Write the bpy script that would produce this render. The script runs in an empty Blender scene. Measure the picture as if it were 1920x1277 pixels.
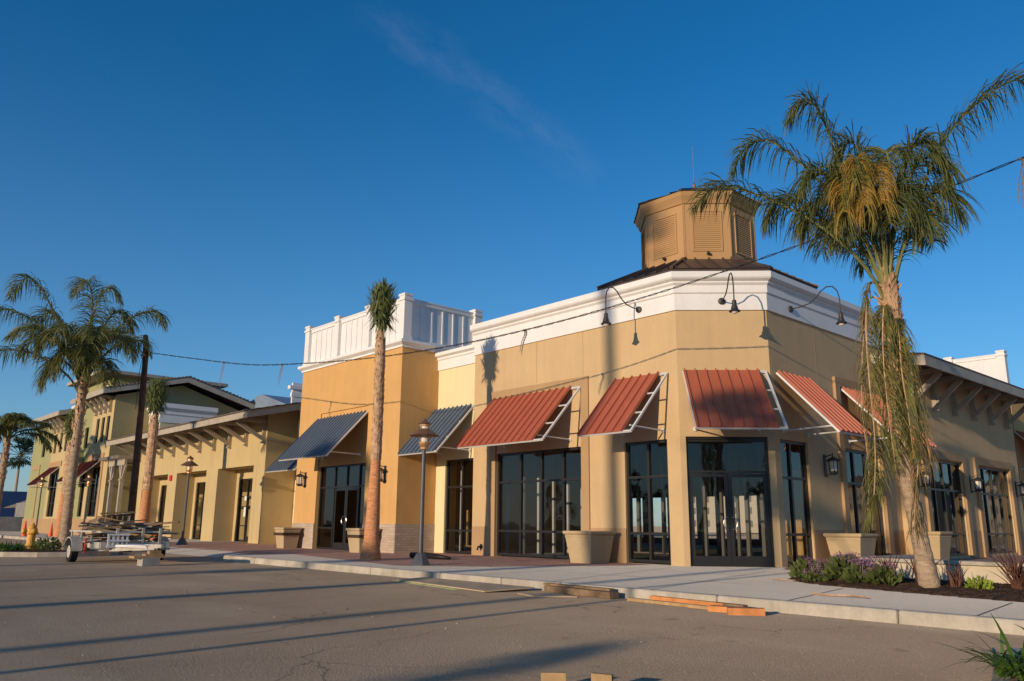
import bpy, bmesh, math, random
from mathutils import Vector, Matrix
R = math.radians
scn = bpy.context.scene
col = scn.collection

# ------------------------------------------------------------------ camera
cam_d = bpy.data.cameras.new("camera"); cam = bpy.data.objects.new("camera", cam_d); col.objects.link(cam)
yaw, pit, rol = R(47.72), R(12.85), R(0.52)
F = Vector((-math.sin(yaw)*math.cos(pit), math.cos(yaw)*math.cos(pit), math.sin(pit)))
r0 = Vector((math.cos(yaw), math.sin(yaw), 0)); u0 = r0.cross(F)
r1 = r0*math.cos(rol)+u0*math.sin(rol); u1 = -r0*math.sin(rol)+u0*math.cos(rol)
m3 = Matrix((r1, u1, -F)).transposed()
cam.matrix_world = Matrix.Translation((12.642, -17.468, 1.0)) @ m3.to_4x4()
cam_d.sensor_width = 36; cam_d.lens = 1510/1920*36
cam_d.clip_start = 0.1; cam_d.clip_end = 3000
scn.camera = cam

# ------------------------------------------------------------------ sky, sun, exposure
SUN_AZ, SUN_EL = R(7.5), R(10)          # travel direction leans 9 deg from +Y towards -X
w = bpy.data.worlds.new("World"); scn.world = w; w.use_nodes = True
nt = w.node_tree; nt.nodes.clear()
out = nt.nodes.new('ShaderNodeOutputWorld'); bg = nt.nodes.new('ShaderNodeBackground')
sky = nt.nodes.new('ShaderNodeTexSky'); sky.sky_type = 'NISHITA'; sky.sun_disc = False
sky.sun_elevation = SUN_EL; sky.sun_rotation = R(180)-SUN_AZ
sky.air_density = 1.0; sky.dust_density = 0.2; sky.ozone_density = 4.1; sky.altitude = 100
bg.inputs[1].default_value = 0.15
# thin wisp of cirrus in the sky itself
tc = nt.nodes.new('ShaderNodeTexCoord')
def wmath(op, a, b=None, c=None):
    n = nt.nodes.new('ShaderNodeMath'); n.operation = op
    for i, v in enumerate((a, b, c)):
        if v is None: continue
        if isinstance(v, (int, float)): n.inputs[i].default_value = v
        else: nt.links.new(v, n.inputs[i])
    return n.outputs[0]
def wdot(vec):
    n = nt.nodes.new('ShaderNodeVectorMath'); n.operation = 'DOT_PRODUCT'
    nt.links.new(tc.outputs['Generated'], n.inputs[0]); n.inputs[1].default_value = vec
    return n.outputs['Value']
def pixdir(px, py):
    return (r1*(px-960) + u1*(638.5-py) + F*1510).normalized()
A_, B_ = pixdir(690, 10), pixdir(1110, 325)
nrm = A_.cross(B_).normalized(); mid = (A_+B_).normalized(); along = (B_-A_).normalized(); half = (B_-A_).length/2
noi = nt.nodes.new('ShaderNodeTexNoise'); noi.inputs['Scale'].default_value = 22; noi.inputs['Detail'].default_value = 8; noi.inputs['Roughness'].default_value = .62
mp = nt.nodes.new('ShaderNodeMapping'); nt.links.new(tc.outputs['Generated'], mp.inputs[0]); mp.inputs['Scale'].default_value = (1, 1, 1.6)
nt.links.new(mp.outputs[0], noi.inputs[0])
d_ = wmath('ADD', wdot(nrm), wmath('MULTIPLY', wmath('SUBTRACT', noi.outputs[0], .5), .05))
band = wmath('SUBTRACT', 1, wmath('MINIMUM', wmath('MULTIPLY', wmath('ABSOLUTE', d_), 34), 1))
lon = wmath('SUBTRACT', 1, wmath('MINIMUM', wmath('POWER', wmath('DIVIDE', wmath('ABSOLUTE', wmath('SUBTRACT', wdot(along), mid.dot(along))), half*1.12), 4), 1))
front = wmath('GREATER_THAN', wdot(mid), .5)
noi2 = nt.nodes.new('ShaderNodeTexNoise'); noi2.inputs['Scale'].default_value = 17; noi2.inputs['Detail'].default_value = 9; noi2.inputs['Roughness'].default_value = .68
cv = nt.nodes.new('ShaderNodeCombineXYZ'); nt.links.new(wmath('MULTIPLY', wdot(along), .55), cv.inputs[0]); nt.links.new(wmath('MULTIPLY', wdot(nrm), 1.5), cv.inputs[1]); nt.links.new(cv.outputs[0], noi2.inputs[0])
nm = wmath('MAXIMUM', wmath('MULTIPLY', wmath('SUBTRACT', noi2.outputs[0], .40), 3.0), 0)
mask = wmath('MULTIPLY', wmath('MULTIPLY', wmath('MULTIPLY', band, lon), wmath('MULTIPLY', front, nm)), .065)
mx = nt.nodes.new('ShaderNodeMixRGB'); nt.links.new(mask, mx.inputs[0])
hs = nt.nodes.new('ShaderNodeHueSaturation'); hs.inputs['Saturation'].default_value = 1.2; hs.inputs['Value'].default_value = 1.0
nt.links.new(sky.outputs[0], hs.inputs['Color'])
sx = nt.nodes.new('ShaderNodeSeparateXYZ'); nt.links.new(tc.outputs['Generated'], sx.inputs[0])
elev = wmath('MAXIMUM', sx.outputs[2], 0)
hz = wmath('MULTIPLY', wmath('POWER', wmath('MAXIMUM', wmath('SUBTRACT', 1, wmath('MULTIPLY', elev, 1.9)), 0), 1.6), .42)
hm = nt.nodes.new('ShaderNodeMixRGB'); nt.links.new(hz, hm.inputs[0]); nt.links.new(hs.outputs[0], hm.inputs[1]); hm.inputs[2].default_value = (1.45, 2.45, 4.1, 1)
nt.links.new(hm.outputs[0], mx.inputs[1]); mx.inputs[2].default_value = (5.5, 5.3, 6.0, 1)
nt.links.new(mx.outputs[0], bg.inputs[0]); nt.links.new(bg.outputs[0], out.inputs[0])

sun_d = bpy.data.lights.new("sun", 'SUN'); sun = bpy.data.objects.new("sun", sun_d); col.objects.link(sun)
sun_d.energy = 3.75; sun_d.angle = R(0.5); sun_d.color = (1.0, 0.80, 0.56)
sdir = Vector((-math.sin(SUN_AZ)*math.cos(SUN_EL), math.cos(SUN_AZ)*math.cos(SUN_EL), -math.sin(SUN_EL)))
sun.rotation_euler = sdir.to_track_quat('-Z', 'Y').to_euler()
scn.view_settings.view_transform = 'Standard'; scn.view_settings.look = 'None'
scn.view_settings.exposure = 0.0; scn.view_settings.gamma = 1
scn.render.engine = 'CYCLES'
scn.cycles.max_bounces = 6; scn.cycles.transparent_max_bounces = 12

# ------------------------------------------------------------------ materials
MATS = {}
def mat(name, color, rough=.8, spec=.3, metal=0, var=0, vscale=3, bump=0, bscale=60, var2=None, hv=None, transl=0, streak=0):
    """colour with two scales of noise variation, bump"""
    if name in MATS: return MATS[name]
    m = bpy.data.materials.new(name); m.use_nodes = True; n = m.node_tree; b = n.nodes['Principled BSDF']
    b.inputs['Roughness'].default_value = rough; b.inputs['Metallic'].default_value = metal
    b.inputs['Specular IOR Level'].default_value = spec
    c = (*color, 1); b.inputs['Base Color'].default_value = c
    t = n.nodes.new('ShaderNodeTexCoord')
    if var or var2:
        nz = n.nodes.new('ShaderNodeTexNoise'); nz.inputs['Scale'].default_value = vscale; nz.inputs['Detail'].default_value = 8; nz.inputs['Roughness'].default_value = .6
        mpp = n.nodes.new('ShaderNodeMapping'); n.links.new(t.outputs['Object'], mpp.inputs[0]); n.links.new(mpp.outputs[0], nz.inputs[0])
        if streak: mpp.inputs['Scale'].default_value = (1, 1, streak)
        mx_ = n.nodes.new('ShaderNodeMixRGB'); rp = n.nodes.new('ShaderNodeValToRGB')
        rp.color_ramp.elements[0].position = .32; rp.color_ramp.elements[1].position = .68
        n.links.new(nz.outputs[0], rp.inputs[0]); n.links.new(rp.outputs[0], mx_.inputs[0])
        lo = var2 if var2 else tuple(x*(1-var) for x in color); hi = color if var2 else tuple(min(1, x*(1+var)) for x in color)
        mx_.inputs[1].default_value = (*lo, 1); mx_.inputs[2].default_value = (*hi, 1)
        n.links.new(mx_.outputs[0], b.inputs['Base Color'])
    if bump:
        nb = n.nodes.new('ShaderNodeTexNoise'); nb.inputs['Scale'].default_value = bscale; nb.inputs['Detail'].default_value = 5
        n.links.new(t.outputs['Object'], nb.inputs[0])
        bp = n.nodes.new('ShaderNodeBump'); bp.inputs['Strength'].default_value = bump; bp.inputs['Distance'].default_value = .02
        n.links.new(nb.outputs[0], bp.inputs['Height']); n.links.new(bp.outputs[0], b.inputs['Normal'])
    if transl:
        tr = n.nodes.new('ShaderNodeBsdfTranslucent'); tr.inputs[0].default_value = (color[0]*1.3, color[1]*1.3, color[2], 1)
        ms = n.nodes.new('ShaderNodeMixShader'); ms.inputs[0].default_value = transl
        n.links.new(b.outputs[0], ms.inputs[1]); n.links.new(tr.outputs[0], ms.inputs[2]); n.links.new(ms.outputs[0], n.nodes['Material Output'].inputs[0])
    MATS[name] = m; return m
tan = mat('stucco_tan', (.62, .43, .235), .9, .2, var=.05, vscale=.8, bump=.25, bscale=90)
brown = mat('stucco_brown', (.47, .30, .16), .9, .2, var=.05, vscale=.8, bump=.25, bscale=90)
orange = mat('stucco_orange', (.68, .39, .15), .9, .2, var=.05, vscale=.8, bump=.25, bscale=90)
cream = mat('stucco_cream', (.83, .70, .42), .9, .2, var=.04, vscale=.8, bump=.25, bscale=90)
white = mat('painted_white', (.82, .79, .77), .75, .3, var=.03, vscale=1.2, bump=.1, bscale=60)
arct = mat('stucco_arcade', (.57, .43, .22), .9, .2, var=.06, vscale=.7, bump=.25, bscale=90)
greenst = mat('stucco_green', (.37, .35, .17), .9, .2, var=.05, vscale=.8, bump=.2, bscale=90)
fasc = mat('fascia_taupe', (.42, .36, .29), .8, .3, var=.12, vscale=2)
shing = mat('roof_shingle', (.14, .11, .10), .9, .2, var=.35, vscale=9, bump=.6, bscale=20)
redm = mat('red_metal', (.45, .115, .06), .42, .5, var=.05, vscale=1.5)
bluem = mat('blue_metal', (.12, .155, .21), .4, .5, var=.06, vscale=1.5)
dredm = mat('maroon_metal', (.13, .025, .018), .5, .4)
brnm = mat('bronze_metal', (.075, .05, .04), .45, .5, var=.15, vscale=2)
steelw = mat('white_steel', (.72, .70, .68), .45, .5)
frame = mat('dark_frame', (.02, .018, .018), .4, .5)
lampm = mat('dark_lamp_metal', (.035, .03, .028), .5, .5)
polem = mat('grey_pole', (.085, .085, .095), .45, .5, var=.15, vscale=4)
copper = mat('copper_shade', (.22, .11, .06), .5, .5, metal=.3, var=.2, vscale=12)
cup = mat('cupola_paint', (.47, .27, .12), .7, .3, var=.04, vscale=1)
studm = mat('galvanised_stud', (.55, .56, .58), .5, .5, metal=.2)
studk = mat('shade_toned_stud', (.16,.15,.14), .7, .3)  # metal studs darkened in colour to stand in for shade; reused on house windows
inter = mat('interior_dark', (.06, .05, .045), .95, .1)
interf = mat('interior_floor', (.22, .20, .17), .9, .2, var=.2, vscale=1)
interw = mat('plywood_interior', (.42, .27, .11), .9, .2, var=.15, vscale=2)
concr = mat('concrete_kerb', (.52, .45, .36), .9, .2, var=.22, vscale=2.2, bump=.4, bscale=30)
plantr = mat('planter_clay', (.50, .37, .22), .85, .25, var=.07, vscale=3, bump=.15, bscale=60)
mulch = mat('mulch', (.075, .045, .03), 1, .1, var=.6, vscale=25, bump=1.0, bscale=18)
wood = mat('raw_lumber', (.50, .32, .16), .85, .2, var=.3, vscale=4)
woodd = mat('weathered_lumber', (.26, .17, .10), .9, .2, var=.4, vscale=5)
woodo = mat('orange_lumber', (.62, .25, .09), .85, .2, var=.25, vscale=5)
trunkm = mat('palm_bark', (.38, .27, .18), .95, .15, var=.35, vscale=5, bump=1, bscale=25, streak=3)
bootm = mat('palm_boot', (.52, .33, .20), .95, .15, var=.4, vscale=8)
redbark = mat('fan_palm_bark', (.60, .27, .13), .95, .15, var=.3, vscale=6, bump=1, bscale=22, streak=4)
leafm = mat('palm_leaf', (.20, .195, .06), .55, .4, var2=(.075, .105, .035), vscale=2.2, transl=.3)
leafy = mat('palm_leaf_young', (.50, .29, .075), .6, .3, var2=(.26, .24, .05), vscale=3.0, transl=.35)
leafd = mat('palm_leaf_dead', (.36, .22, .11), .8, .2, var2=(.14, .13, .05), vscale=2.5, transl=.25)
petm = mat('palm_petiole', (.19, .19, .07), .6, .3, var=.25, vscale=3)
poletim = mat('timber_pole', (.13, .065, .04), .9, .2, var=.4, vscale=3, bump=.6, bscale=14)
rubber = mat('tyre_rubber', (.02, .02, .02), .8, .2)
trwhite = mat('trailer_paint', (.50, .45, .38), .6, .4, var=.2, vscale=6)
conem = mat('cone_orange', (.85, .13, .04), .6, .4)
hydm = mat('hydrant_yellow', (.70, .36, .06), .5, .4, var=.15, vscale=12)
block = mat('concrete_block', (.36, .33, .30), .95, .15, var=.2, vscale=2, bump=.3, bscale=25)
shrubg = mat('shrub_leaf', (.15, .18, .045), .6, .3, var2=(.07, .09, .03), vscale=5, transl=.25)
shruby = mat('shrub_lime', (.30, .36, .05), .6, .3, var=.3, vscale=5, transl=.25)
purp = mat('flower_purple', (.26, .13, .30), .8, .2, var2=(.34, .2, .22), vscale=6)
flax = mat('flax_leaf', (.12, .05, .035), .5, .4, var2=(.2, .09, .06), vscale=5, transl=.1)
treeg = mat('tree_leaf', (.04, .06, .025), .7, .2, var=.4, vscale=2)
asph = mat('asphalt', (.15, .125, .10), .93, .2)
brass = mat('lamp_brass', (.65, .36, .16), .35, .5, metal=.6)
steel = mat('brushed_steel', (.75, .72, .68), .25, .5, metal=1)
darkp = mat('black_plastic', (.015, .013, .012), .5, .3)
paper = mat('paper', (.75, .75, .72), .8, .2)
redp = mat('red_paint', (.6, .05, .03), .5, .4)
bluep = mat('blue_paint', (.03, .06, .20), .6, .3)
farblue = mat('far_blue', (.04, .08, .18), .8, .2)
farcream = mat('far_cream', (.50, .42, .32), .9, .2, var=.05, vscale=1)
cloth = mat('ribbon_tape', (.17, .15, .15), .7, .2)

def glassmat():
    m = bpy.data.materials.new('window_glass'); m.use_nodes = True; n = m.node_tree; n.nodes.clear()
    o = n.nodes.new('ShaderNodeOutputMaterial'); mi = n.nodes.new('ShaderNodeMixShader')
    tr = n.nodes.new('ShaderNodeBsdfTransparent'); tr.inputs[0].default_value = (.86, .86, .84, 1)
    gl = n.nodes.new('ShaderNodeBsdfGlossy'); gl.inputs['Roughness'].default_value = .012; gl.inputs[0].default_value = (.9, .92, .95, 1)
    fr = n.nodes.new('ShaderNodeFresnel'); fr.inputs[0].default_value = 1.5
    ad = n.nodes.new('ShaderNodeMath'); ad.operation = 'MULTIPLY_ADD'; ad.inputs[1].default_value = 1.15; ad.inputs[2].default_value = .01
    t = n.nodes.new('ShaderNodeTexCoord'); nz = n.nodes.new('ShaderNodeTexNoise'); nz.inputs['Scale'].default_value = 1.1
    n.links.new(t.outputs['Object'], nz.inputs[0]); bp = n.nodes.new('ShaderNodeBump'); bp.inputs['Strength'].default_value = .12; bp.inputs['Distance'].default_value = .05
    n.links.new(nz.outputs[0], bp.inputs['Height']); n.links.new(bp.outputs[0], gl.inputs['Normal'])
    n.links.new(fr.outputs[0], ad.inputs[0]); n.links.new(ad.outputs[0], mi.inputs[0])
    n.links.new(tr.outputs[0], mi.inputs[1]); n.links.new(gl.outputs[0], mi.inputs[2]); n.links.new(mi.outputs[0], o.inputs[0]); return m
glass = glassmat()
def lampglass():
    m = bpy.data.materials.new('lamp_glass'); m.use_nodes = True; b = m.node_tree.nodes['Principled BSDF']
    b.inputs['Base Color'].default_value = (.75, .70, .62, 1); b.inputs['Roughness'].default_value = .3
    return m
lglass = lampglass()

def brickmat(name, c1, c2, mortar, scale, bw, rh, bump=.5, plane='auto', squash=1, msize=.02):
    m = bpy.data.materials.new(name); m.use_nodes = True; n = m.node_tree; b = n.nodes['Principled BSDF']; b.inputs['Roughness'].default_value = .92
    b.inputs['Specular IOR Level'].default_value = .15
    t = n.nodes.new('ShaderNodeTexCoord'); br = n.nodes.new('ShaderNodeTexBrick')
    br.inputs['Color1'].default_value = (*c1, 1); br.inputs['Color2'].default_value = (*c2, 1); br.inputs['Mortar'].default_value = (*mortar, 1)
    br.inputs['Scale'].default_value = scale; br.inputs['Brick Width'].default_value = bw; br.inputs['Row Height'].default_value = rh; br.inputs['Mortar Size'].default_value = msize
    if plane == 'wall':   # x+y along the wall, z up
        s = n.nodes.new('ShaderNodeSeparateXYZ'); n.links.new(t.outputs['Object'], s.inputs[0])
        a = n.nodes.new('ShaderNodeMath'); a.operation = 'ADD'; n.links.new(s.outputs[0], a.inputs[0]); n.links.new(s.outputs[1], a.inputs[1])
        c = n.nodes.new('ShaderNodeCombineXYZ'); n.links.new(a.outputs[0], c.inputs[0]); n.links.new(s.outputs[2], c.inputs[1]); src = c.outputs[0]
    else: src = t.outputs['Object']
    n.links.new(src, br.inputs[0])
    nz = n.nodes.new('ShaderNodeTexNoise'); nz.inputs['Scale'].default_value = 1.3; nz.inputs['Detail'].default_value = 6; n.links.new(t.outputs['Object'], nz.inputs[0])
    mx_ = n.nodes.new('ShaderNodeMixRGB'); mx_.blend_type = 'MULTIPLY'; mx_.inputs[0].default_value = .45
    n.links.new(br.outputs[0], mx_.inputs[1]); n.links.new(nz.outputs[0], mx_.inputs[2]); n.links.new(mx_.outputs[0], b.inputs['Base Color'])
    bp = n.nodes.new('ShaderNodeBump'); bp.inputs['Strength'].default_value = bump; bp.inputs['Distance'].default_value = .01; bp.invert = True
    n.links.new(br.outputs['Fac'], bp.inputs['Height']); n.links.new(bp.outputs[0], b.inputs['Normal'])
    return m
def weather(m, amt=.10):
    n = m.node_tree; b = n.nodes['Principled BSDF']; L_ = b.inputs['Base Color'].links; src_ = L_[0].from_socket
    t = n.nodes.new('ShaderNodeTexCoord'); mp_ = n.nodes.new('ShaderNodeMapping'); mp_.inputs['Scale'].default_value = (2.2, 2.2, .22); n.links.new(t.outputs['Object'], mp_.inputs[0])
    z = n.nodes.new('ShaderNodeTexNoise'); z.inputs['Scale'].default_value = 1.6; z.inputs['Detail'].default_value = 9; z.inputs['Roughness'].default_value = .7; n.links.new(mp_.outputs[0], z.inputs[0])
    z2 = n.nodes.new('ShaderNodeTexNoise'); z2.inputs['Scale'].default_value = 24; z2.inputs['Detail'].default_value = 4; n.links.new(t.outputs['Object'], z2.inputs[0])
    a = n.nodes.new('ShaderNodeMapRange'); a.inputs[1].default_value = .35; a.inputs[2].default_value = .7; a.inputs[3].default_value = 1; a.inputs[4].default_value = 1-amt; n.links.new(z.outputs[0], a.inputs[0])
    c = n.nodes.new('ShaderNodeMapRange'); c.inputs[1].default_value = .3; c.inputs[2].default_value = .7; c.inputs[3].default_value = .95; c.inputs[4].default_value = 1.03; n.links.new(z2.outputs[0], c.inputs[0])
    m1 = n.nodes.new('ShaderNodeMath'); m1.operation = 'MULTIPLY'; n.links.new(a.outputs[0], m1.inputs[0]); n.links.new(c.outputs[0], m1.inputs[1])
    mm = n.nodes.new('ShaderNodeVectorMath'); mm.operation = 'SCALE'; n.links.new(src_, mm.inputs[0]); n.links.new(m1.outputs[0], mm.inputs['Scale']); n.links.new(mm.outputs[0], b.inputs['Base Color'])
for m_ in (tan, brown, orange, cream, arct, greenst): weather(m_, .09)
for m_ in (white, plantr): weather(m_, .07)
for m_ in (redm, bluem): weather(m_, .12)
for m_ in (wood, woodd, concr): weather(m_, .25)
brickw = brickmat('tan_brick', (.72, .56, .44), (.60, .44, .33), (.50, .42, .34), 1, .30, .085, plane='wall', msize=.012)
paver = brickmat('brick_pavers', (.78, .44, .32), (.64, .37, .28), (.45, .30, .23), 1, .22, .11, msize=.008)
cmu = brickmat('block_wall', (.36, .34, .31), (.31, .29, .27), (.22, .21, .2), 1, .4, .2, plane='wall', msize=.015)

# asphalt and concrete with dust, stains
def detail_ground(m, base, dust, dark, fine):
    m.node_tree.nodes['Principled BSDF'].inputs['Diffuse Roughness'].default_value = 1.0
    n = m.node_tree; b = n.nodes['Principled BSDF']; t = n.nodes.new('ShaderNodeTexCoord')
    def nz(s, d=8, r=.6, sc=(1, 1, 1)):
        k = n.nodes.new('ShaderNodeTexNoise'); k.inputs['Scale'].default_value = s; k.inputs['Detail'].default_value = d; k.inputs['Roughness'].default_value = r
        q = n.nodes.new('ShaderNodeMapping'); q.inputs['Scale'].default_value = sc; q.inputs['Rotation'].default_value = (0, 0, .35)
        n.links.new(t.outputs['Object'], q.inputs[0]); n.links.new(q.outputs[0], k.inputs[0]); return k.outputs[0]
    def ramp(v, a, c):
        k = n.nodes.new('ShaderNodeMapRange'); k.inputs[1].default_value = a; k.inputs[2].default_value = c; n.links.new(v, k.inputs[0]); return k.outputs[0]
    def mix(f, a, c, mode='MIX'):
        k = n.nodes.new('ShaderNodeMixRGB'); k.blend_type = mode
        for i, v in ((0, f), (1, a), (2, c)):
            if isinstance(v, tuple): k.inputs[i].default_value = (*v, 1)
            elif isinstance(v, (int, float)): k.inputs[i].default_value = v
            else: n.links.new(v, k.inputs[i])
        return k.outputs[0]
    c = mix(ramp(nz(.16, 7, .62), .40, .68), base, dust)
    c = mix(ramp(nz(.9, 8, .65, (1, .35, 1)), .45, .75), c, tuple((x*.5+y*.5) for x, y in zip(dust, base)))
    c = mix(ramp(nz(1.7, 6, .7, (1, .5, 1)), .64, .74), c, dark)
    c = mix(ramp(nz(fine, 3, .8), .35, .65), mix(.28, c, (0, 0, 0)), c)
    c = mix(ramp(nz(fine*.45, 2, .5), .70, .78), c, tuple(min(1, x*1.8) for x in dust))
    if m.name == 'asphalt':
        vo = n.nodes.new('ShaderNodeTexVoronoi'); vo.feature = 'DISTANCE_TO_EDGE'; vo.inputs['Scale'].default_value = .33
        wp = n.nodes.new('ShaderNodeVectorMath'); wp.operation = 'MULTIPLY_ADD'; wz = n.nodes.new('ShaderNodeTexNoise'); wz.inputs['Scale'].default_value = 1.6; wz.inputs['Detail'].default_value = 6
        n.links.new(t.outputs['Object'], wz.inputs[0]); n.links.new(wz.outputs['Color'], wp.inputs[0]); wp.inputs[1].default_value = (.9, .9, 0); n.links.new(t.outputs['Object'], wp.inputs[2]); n.links.new(wp.outputs[0], vo.inputs['Vector'])
        cr1 = ramp(vo.outputs['Distance'], .006, .0015)
        mk = ramp(nz(.35, 3, .5), .5, .56); k_ = n.nodes.new('ShaderNodeMath'); k_.operation = 'MULTIPLY'; n.links.new(cr1, k_.inputs[0]); n.links.new(mk, k_.inputs[1])
        k2_ = n.nodes.new('ShaderNodeMath'); k2_.operation = 'MULTIPLY'; n.links.new(k_.outputs[0], k2_.inputs[0]); k2_.inputs[1].default_value = .55
        c = mix(k2_.outputs[0], c, (.06, .05, .04))
        c = mix(ramp(nz(2.6, 3, .5, (1, .6, 1)), .70, .76), c, mix(.35, c, (.05, .045, .04)))
        c = mix(ramp(nz(.28, 4, .55, (.5, 1.6, 1)), .56, .70), c, mix(.30, c, (.62, .50, .36)))
    n.links.new(c, b.inputs['Base Color'])
    bp = n.nodes.new('ShaderNodeBump'); bp.inputs['Strength'].default_value = .9; bp.inputs['Distance'].default_value = .02
    n.links.new(nz(fine*.8, 4, .7), bp.inputs['Height']); n.links.new(bp.outputs[0], b.inputs['Normal'])
detail_ground(asph, (.38, .28, .19), (.54, .41, .29), (.19, .15, .11), 55)
walkm = mat('sidewalk_concrete', (.45, .42, .38), .92, .2)
detail_ground(walkm, (.56, .50, .43), (.66, .59, .51), (.45, .40, .35), 40)

# ------------------------------------------------------------------ builders
ROOTLOC = {}
class MB:
    def __init__(s): s.v = []; s.f = []; s.m = []
    def add(s, vs, fs, mi=0):
        o = len(s.v); s.v += [Vector(p) for p in vs]
        for f in fs: s.f.append(tuple(o+i for i in f)); s.m.append(mi)
    def box(s, a, b, mi=0):
        x0, x1 = sorted((a[0], b[0])); y0, y1 = sorted((a[1], b[1])); z0, z1 = sorted((a[2], b[2]))
        s.add([(x0,y0,z0),(x1,y0,z0),(x1,y1,z0),(x0,y1,z0),(x0,y0,z1),(x1,y0,z1),(x1,y1,z1),(x0,y1,z1)],
              [(0,3,2,1),(4,5,6,7),(0,1,5,4),(1,2,6,5),(2,3,7,6),(3,0,4,7)], mi)
    def fbox(s, fr, u0, u1, d0, d1, z0, z1, mi=0):
        P = [fr(u,d,z) for z in (z0,z1) for (u,d) in ((u0,d0),(u1,d0),(u1,d1),(u0,d1))]
        s.add(P, [(0,3,2,1),(4,5,6,7),(0,1,5,4),(1,2,6,5),(2,3,7,6),(3,0,4,7)], mi)
    def hexa(s, P, mi=0):
        s.add(P, [(0,3,2,1),(4,5,6,7),(0,1,5,4),(1,2,6,5),(2,3,7,6),(3,0,4,7)], mi)
    def beam(s, a, b, w, h, up=(0,0,1), mi=0):
        a, b = Vector(a), Vector(b); t = (b-a).normalized(); side = t.cross(Vector(up))
        if side.length < 1e-4: side = t.cross(Vector((1,0,0)))
        side.normalize(); u = side.cross(t)
        P = []
        for e in (a, b):
            for (i, j) in ((-1,-1),(1,-1),(1,1),(-1,1)): P.append(e+side*i*w/2+u*j*h/2)
        s.add(P, [(0,1,2,3),(7,6,5,4),(0,4,5,1),(1,5,6,2),(2,6,7,3),(3,7,4,0)], mi)
    def tube(s, pts, rad, seg=8, cap=True, mi=0):
        pts = [Vector(p) for p in pts]; n = len(pts)
        if isinstance(rad, (int, float)): rad = [rad]*n
        o = len(s.v); prev = None
        for i, p in enumerate(pts):
            t = (pts[min(i+1, n-1)]-pts[max(i-1, 0)]).normalized()
            if prev is None:
                a = t.cross(Vector((0,0,1)));
                if a.length < .05: a = t.cross(Vector((1,0,0)))
            else: a = prev - t*prev.dot(t)
            a.normalize(); prev = a; b = t.cross(a)
            for k in range(seg):
                an = 2*math.pi*k/seg; s.v.append(p+(a*math.cos(an)+b*math.sin(an))*rad[i])
        for i in range(n-1):
            for k in range(seg):
                k2 = (k+1) % seg; s.f.append((o+i*seg+k, o+i*seg+k2, o+(i+1)*seg+k2, o+(i+1)*seg+k)); s.m.append(mi)
        if cap:
            s.f.append(tuple(o+k for k in range(seg))[::-1]); s.m.append(mi)
            s.f.append(tuple(o+(n-1)*seg+k for k in range(seg))); s.m.append(mi)
    def lathe(s, prof, c=(0,0,0), seg=16, mi=0, rot=0):
        o = len(s.v); c = Vector(c)
        for (r, z) in prof:
            for k in range(seg):
                an = 2*math.pi*k/seg+rot; s.v.append(c+Vector((r*math.cos(an), r*math.sin(an), z)))
        for i in range(len(prof)-1):
            for k in range(seg):
                k2 = (k+1) % seg; s.f.append((o+i*seg+k, o+i*seg+k2, o+(i+1)*seg+k2, o+(i+1)*seg+k)); s.m.append(mi)
        s.f.append(tuple(o+k for k in range(seg))[::-1]); s.m.append(mi)
        s.f.append(tuple(o+(len(prof)-1)*seg+k for k in range(seg))); s.m.append(mi)
    def prism(s, poly, z0, z1, mi=0):
        n = len(poly); P = [(x,y,z0) for x,y in poly]+[(x,y,z1) for x,y in poly]
        s.add(P, [tuple(range(n))[::-1], tuple(range(n,2*n))]+[(i,(i+1)%n,n+(i+1)%n,n+i) for i in range(n)], mi)
    def sweep(s, path, prof, mi=0):
        """closed profile (d outwards to the right of travel, z) along a 2D path with mitres"""
        n = len(path); m = len(prof); rings = []
        for i in range(n):
            p = Vector(path[i]); ns = []
            if i > 0: t = (p-Vector(path[i-1])).normalized(); ns.append(Vector((t.y, -t.x)))
            if i < n-1: t = (Vector(path[i+1])-p).normalized(); ns.append(Vector((t.y, -t.x)))
            if len(ns) == 2: b = (ns[0]+ns[1]).normalized(); b /= b.dot(ns[0])
            else: b = ns[0]
            rings.append([(p.x+b.x*d, p.y+b.y*d, z) for d, z in prof])
        P = [q for r_ in rings for q in r_]; fs = []
        for i in range(n-1):
            for k in range(m):
                k2 = (k+1) % m; fs.append((i*m+k, (i+1)*m+k, (i+1)*m+k2, i*m+k2))
        fs.append(tuple(range(m))); fs.append(tuple((n-1)*m+k for k in range(m))[::-1])
        s.add(P, fs, mi)
    def build(s, name, mats, parent=None, smooth=False, recalc=True, bevel=0, label=None):
        if not isinstance(mats, (list, tuple)): mats = [mats]
        root = Vector((0,0,0))
        if parent is not None: root = Vector(ROOTLOC.get(parent.name, (0,0,0)))
        me = bpy.data.meshes.new(name); me.from_pydata([tuple(p-root) for p in s.v], [], s.f)
        for m_ in mats: me.materials.append(m_)
        if len(mats) > 1: me.polygons.foreach_set('material_index', s.m)
        if recalc:
            bm = bmesh.new(); bm.from_mesh(me); bmesh.ops.recalc_face_normals(bm, faces=bm.faces); bm.to_mesh(me); bm.free()
        if smooth: me.polygons.foreach_set('use_smooth', [True]*len(me.polygons))
        o = bpy.data.objects.new(name, me); col.objects.link(o)
        if parent is not None: o.parent = parent; ROOTLOC[o.name] = root
        if bevel:
            b = o.modifiers.new('bevel', 'BEVEL'); b.width = bevel; b.segments = 2; b.limit_method = 'ANGLE'
        if label: o['label'] = label
        return o
def frm(O, U, N):
    O, U, N = Vector(O), Vector(U), Vector(N)
    return lambda u, d, z: O+U*u+N*d+Vector((0,0,z))
def tag(o, label, cat, group=None, kind=None):
    if label: o['label'] = label
    if cat: o['category'] = cat
    if group: o['group'] = group
    if kind: o['kind'] = kind
    return o
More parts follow.
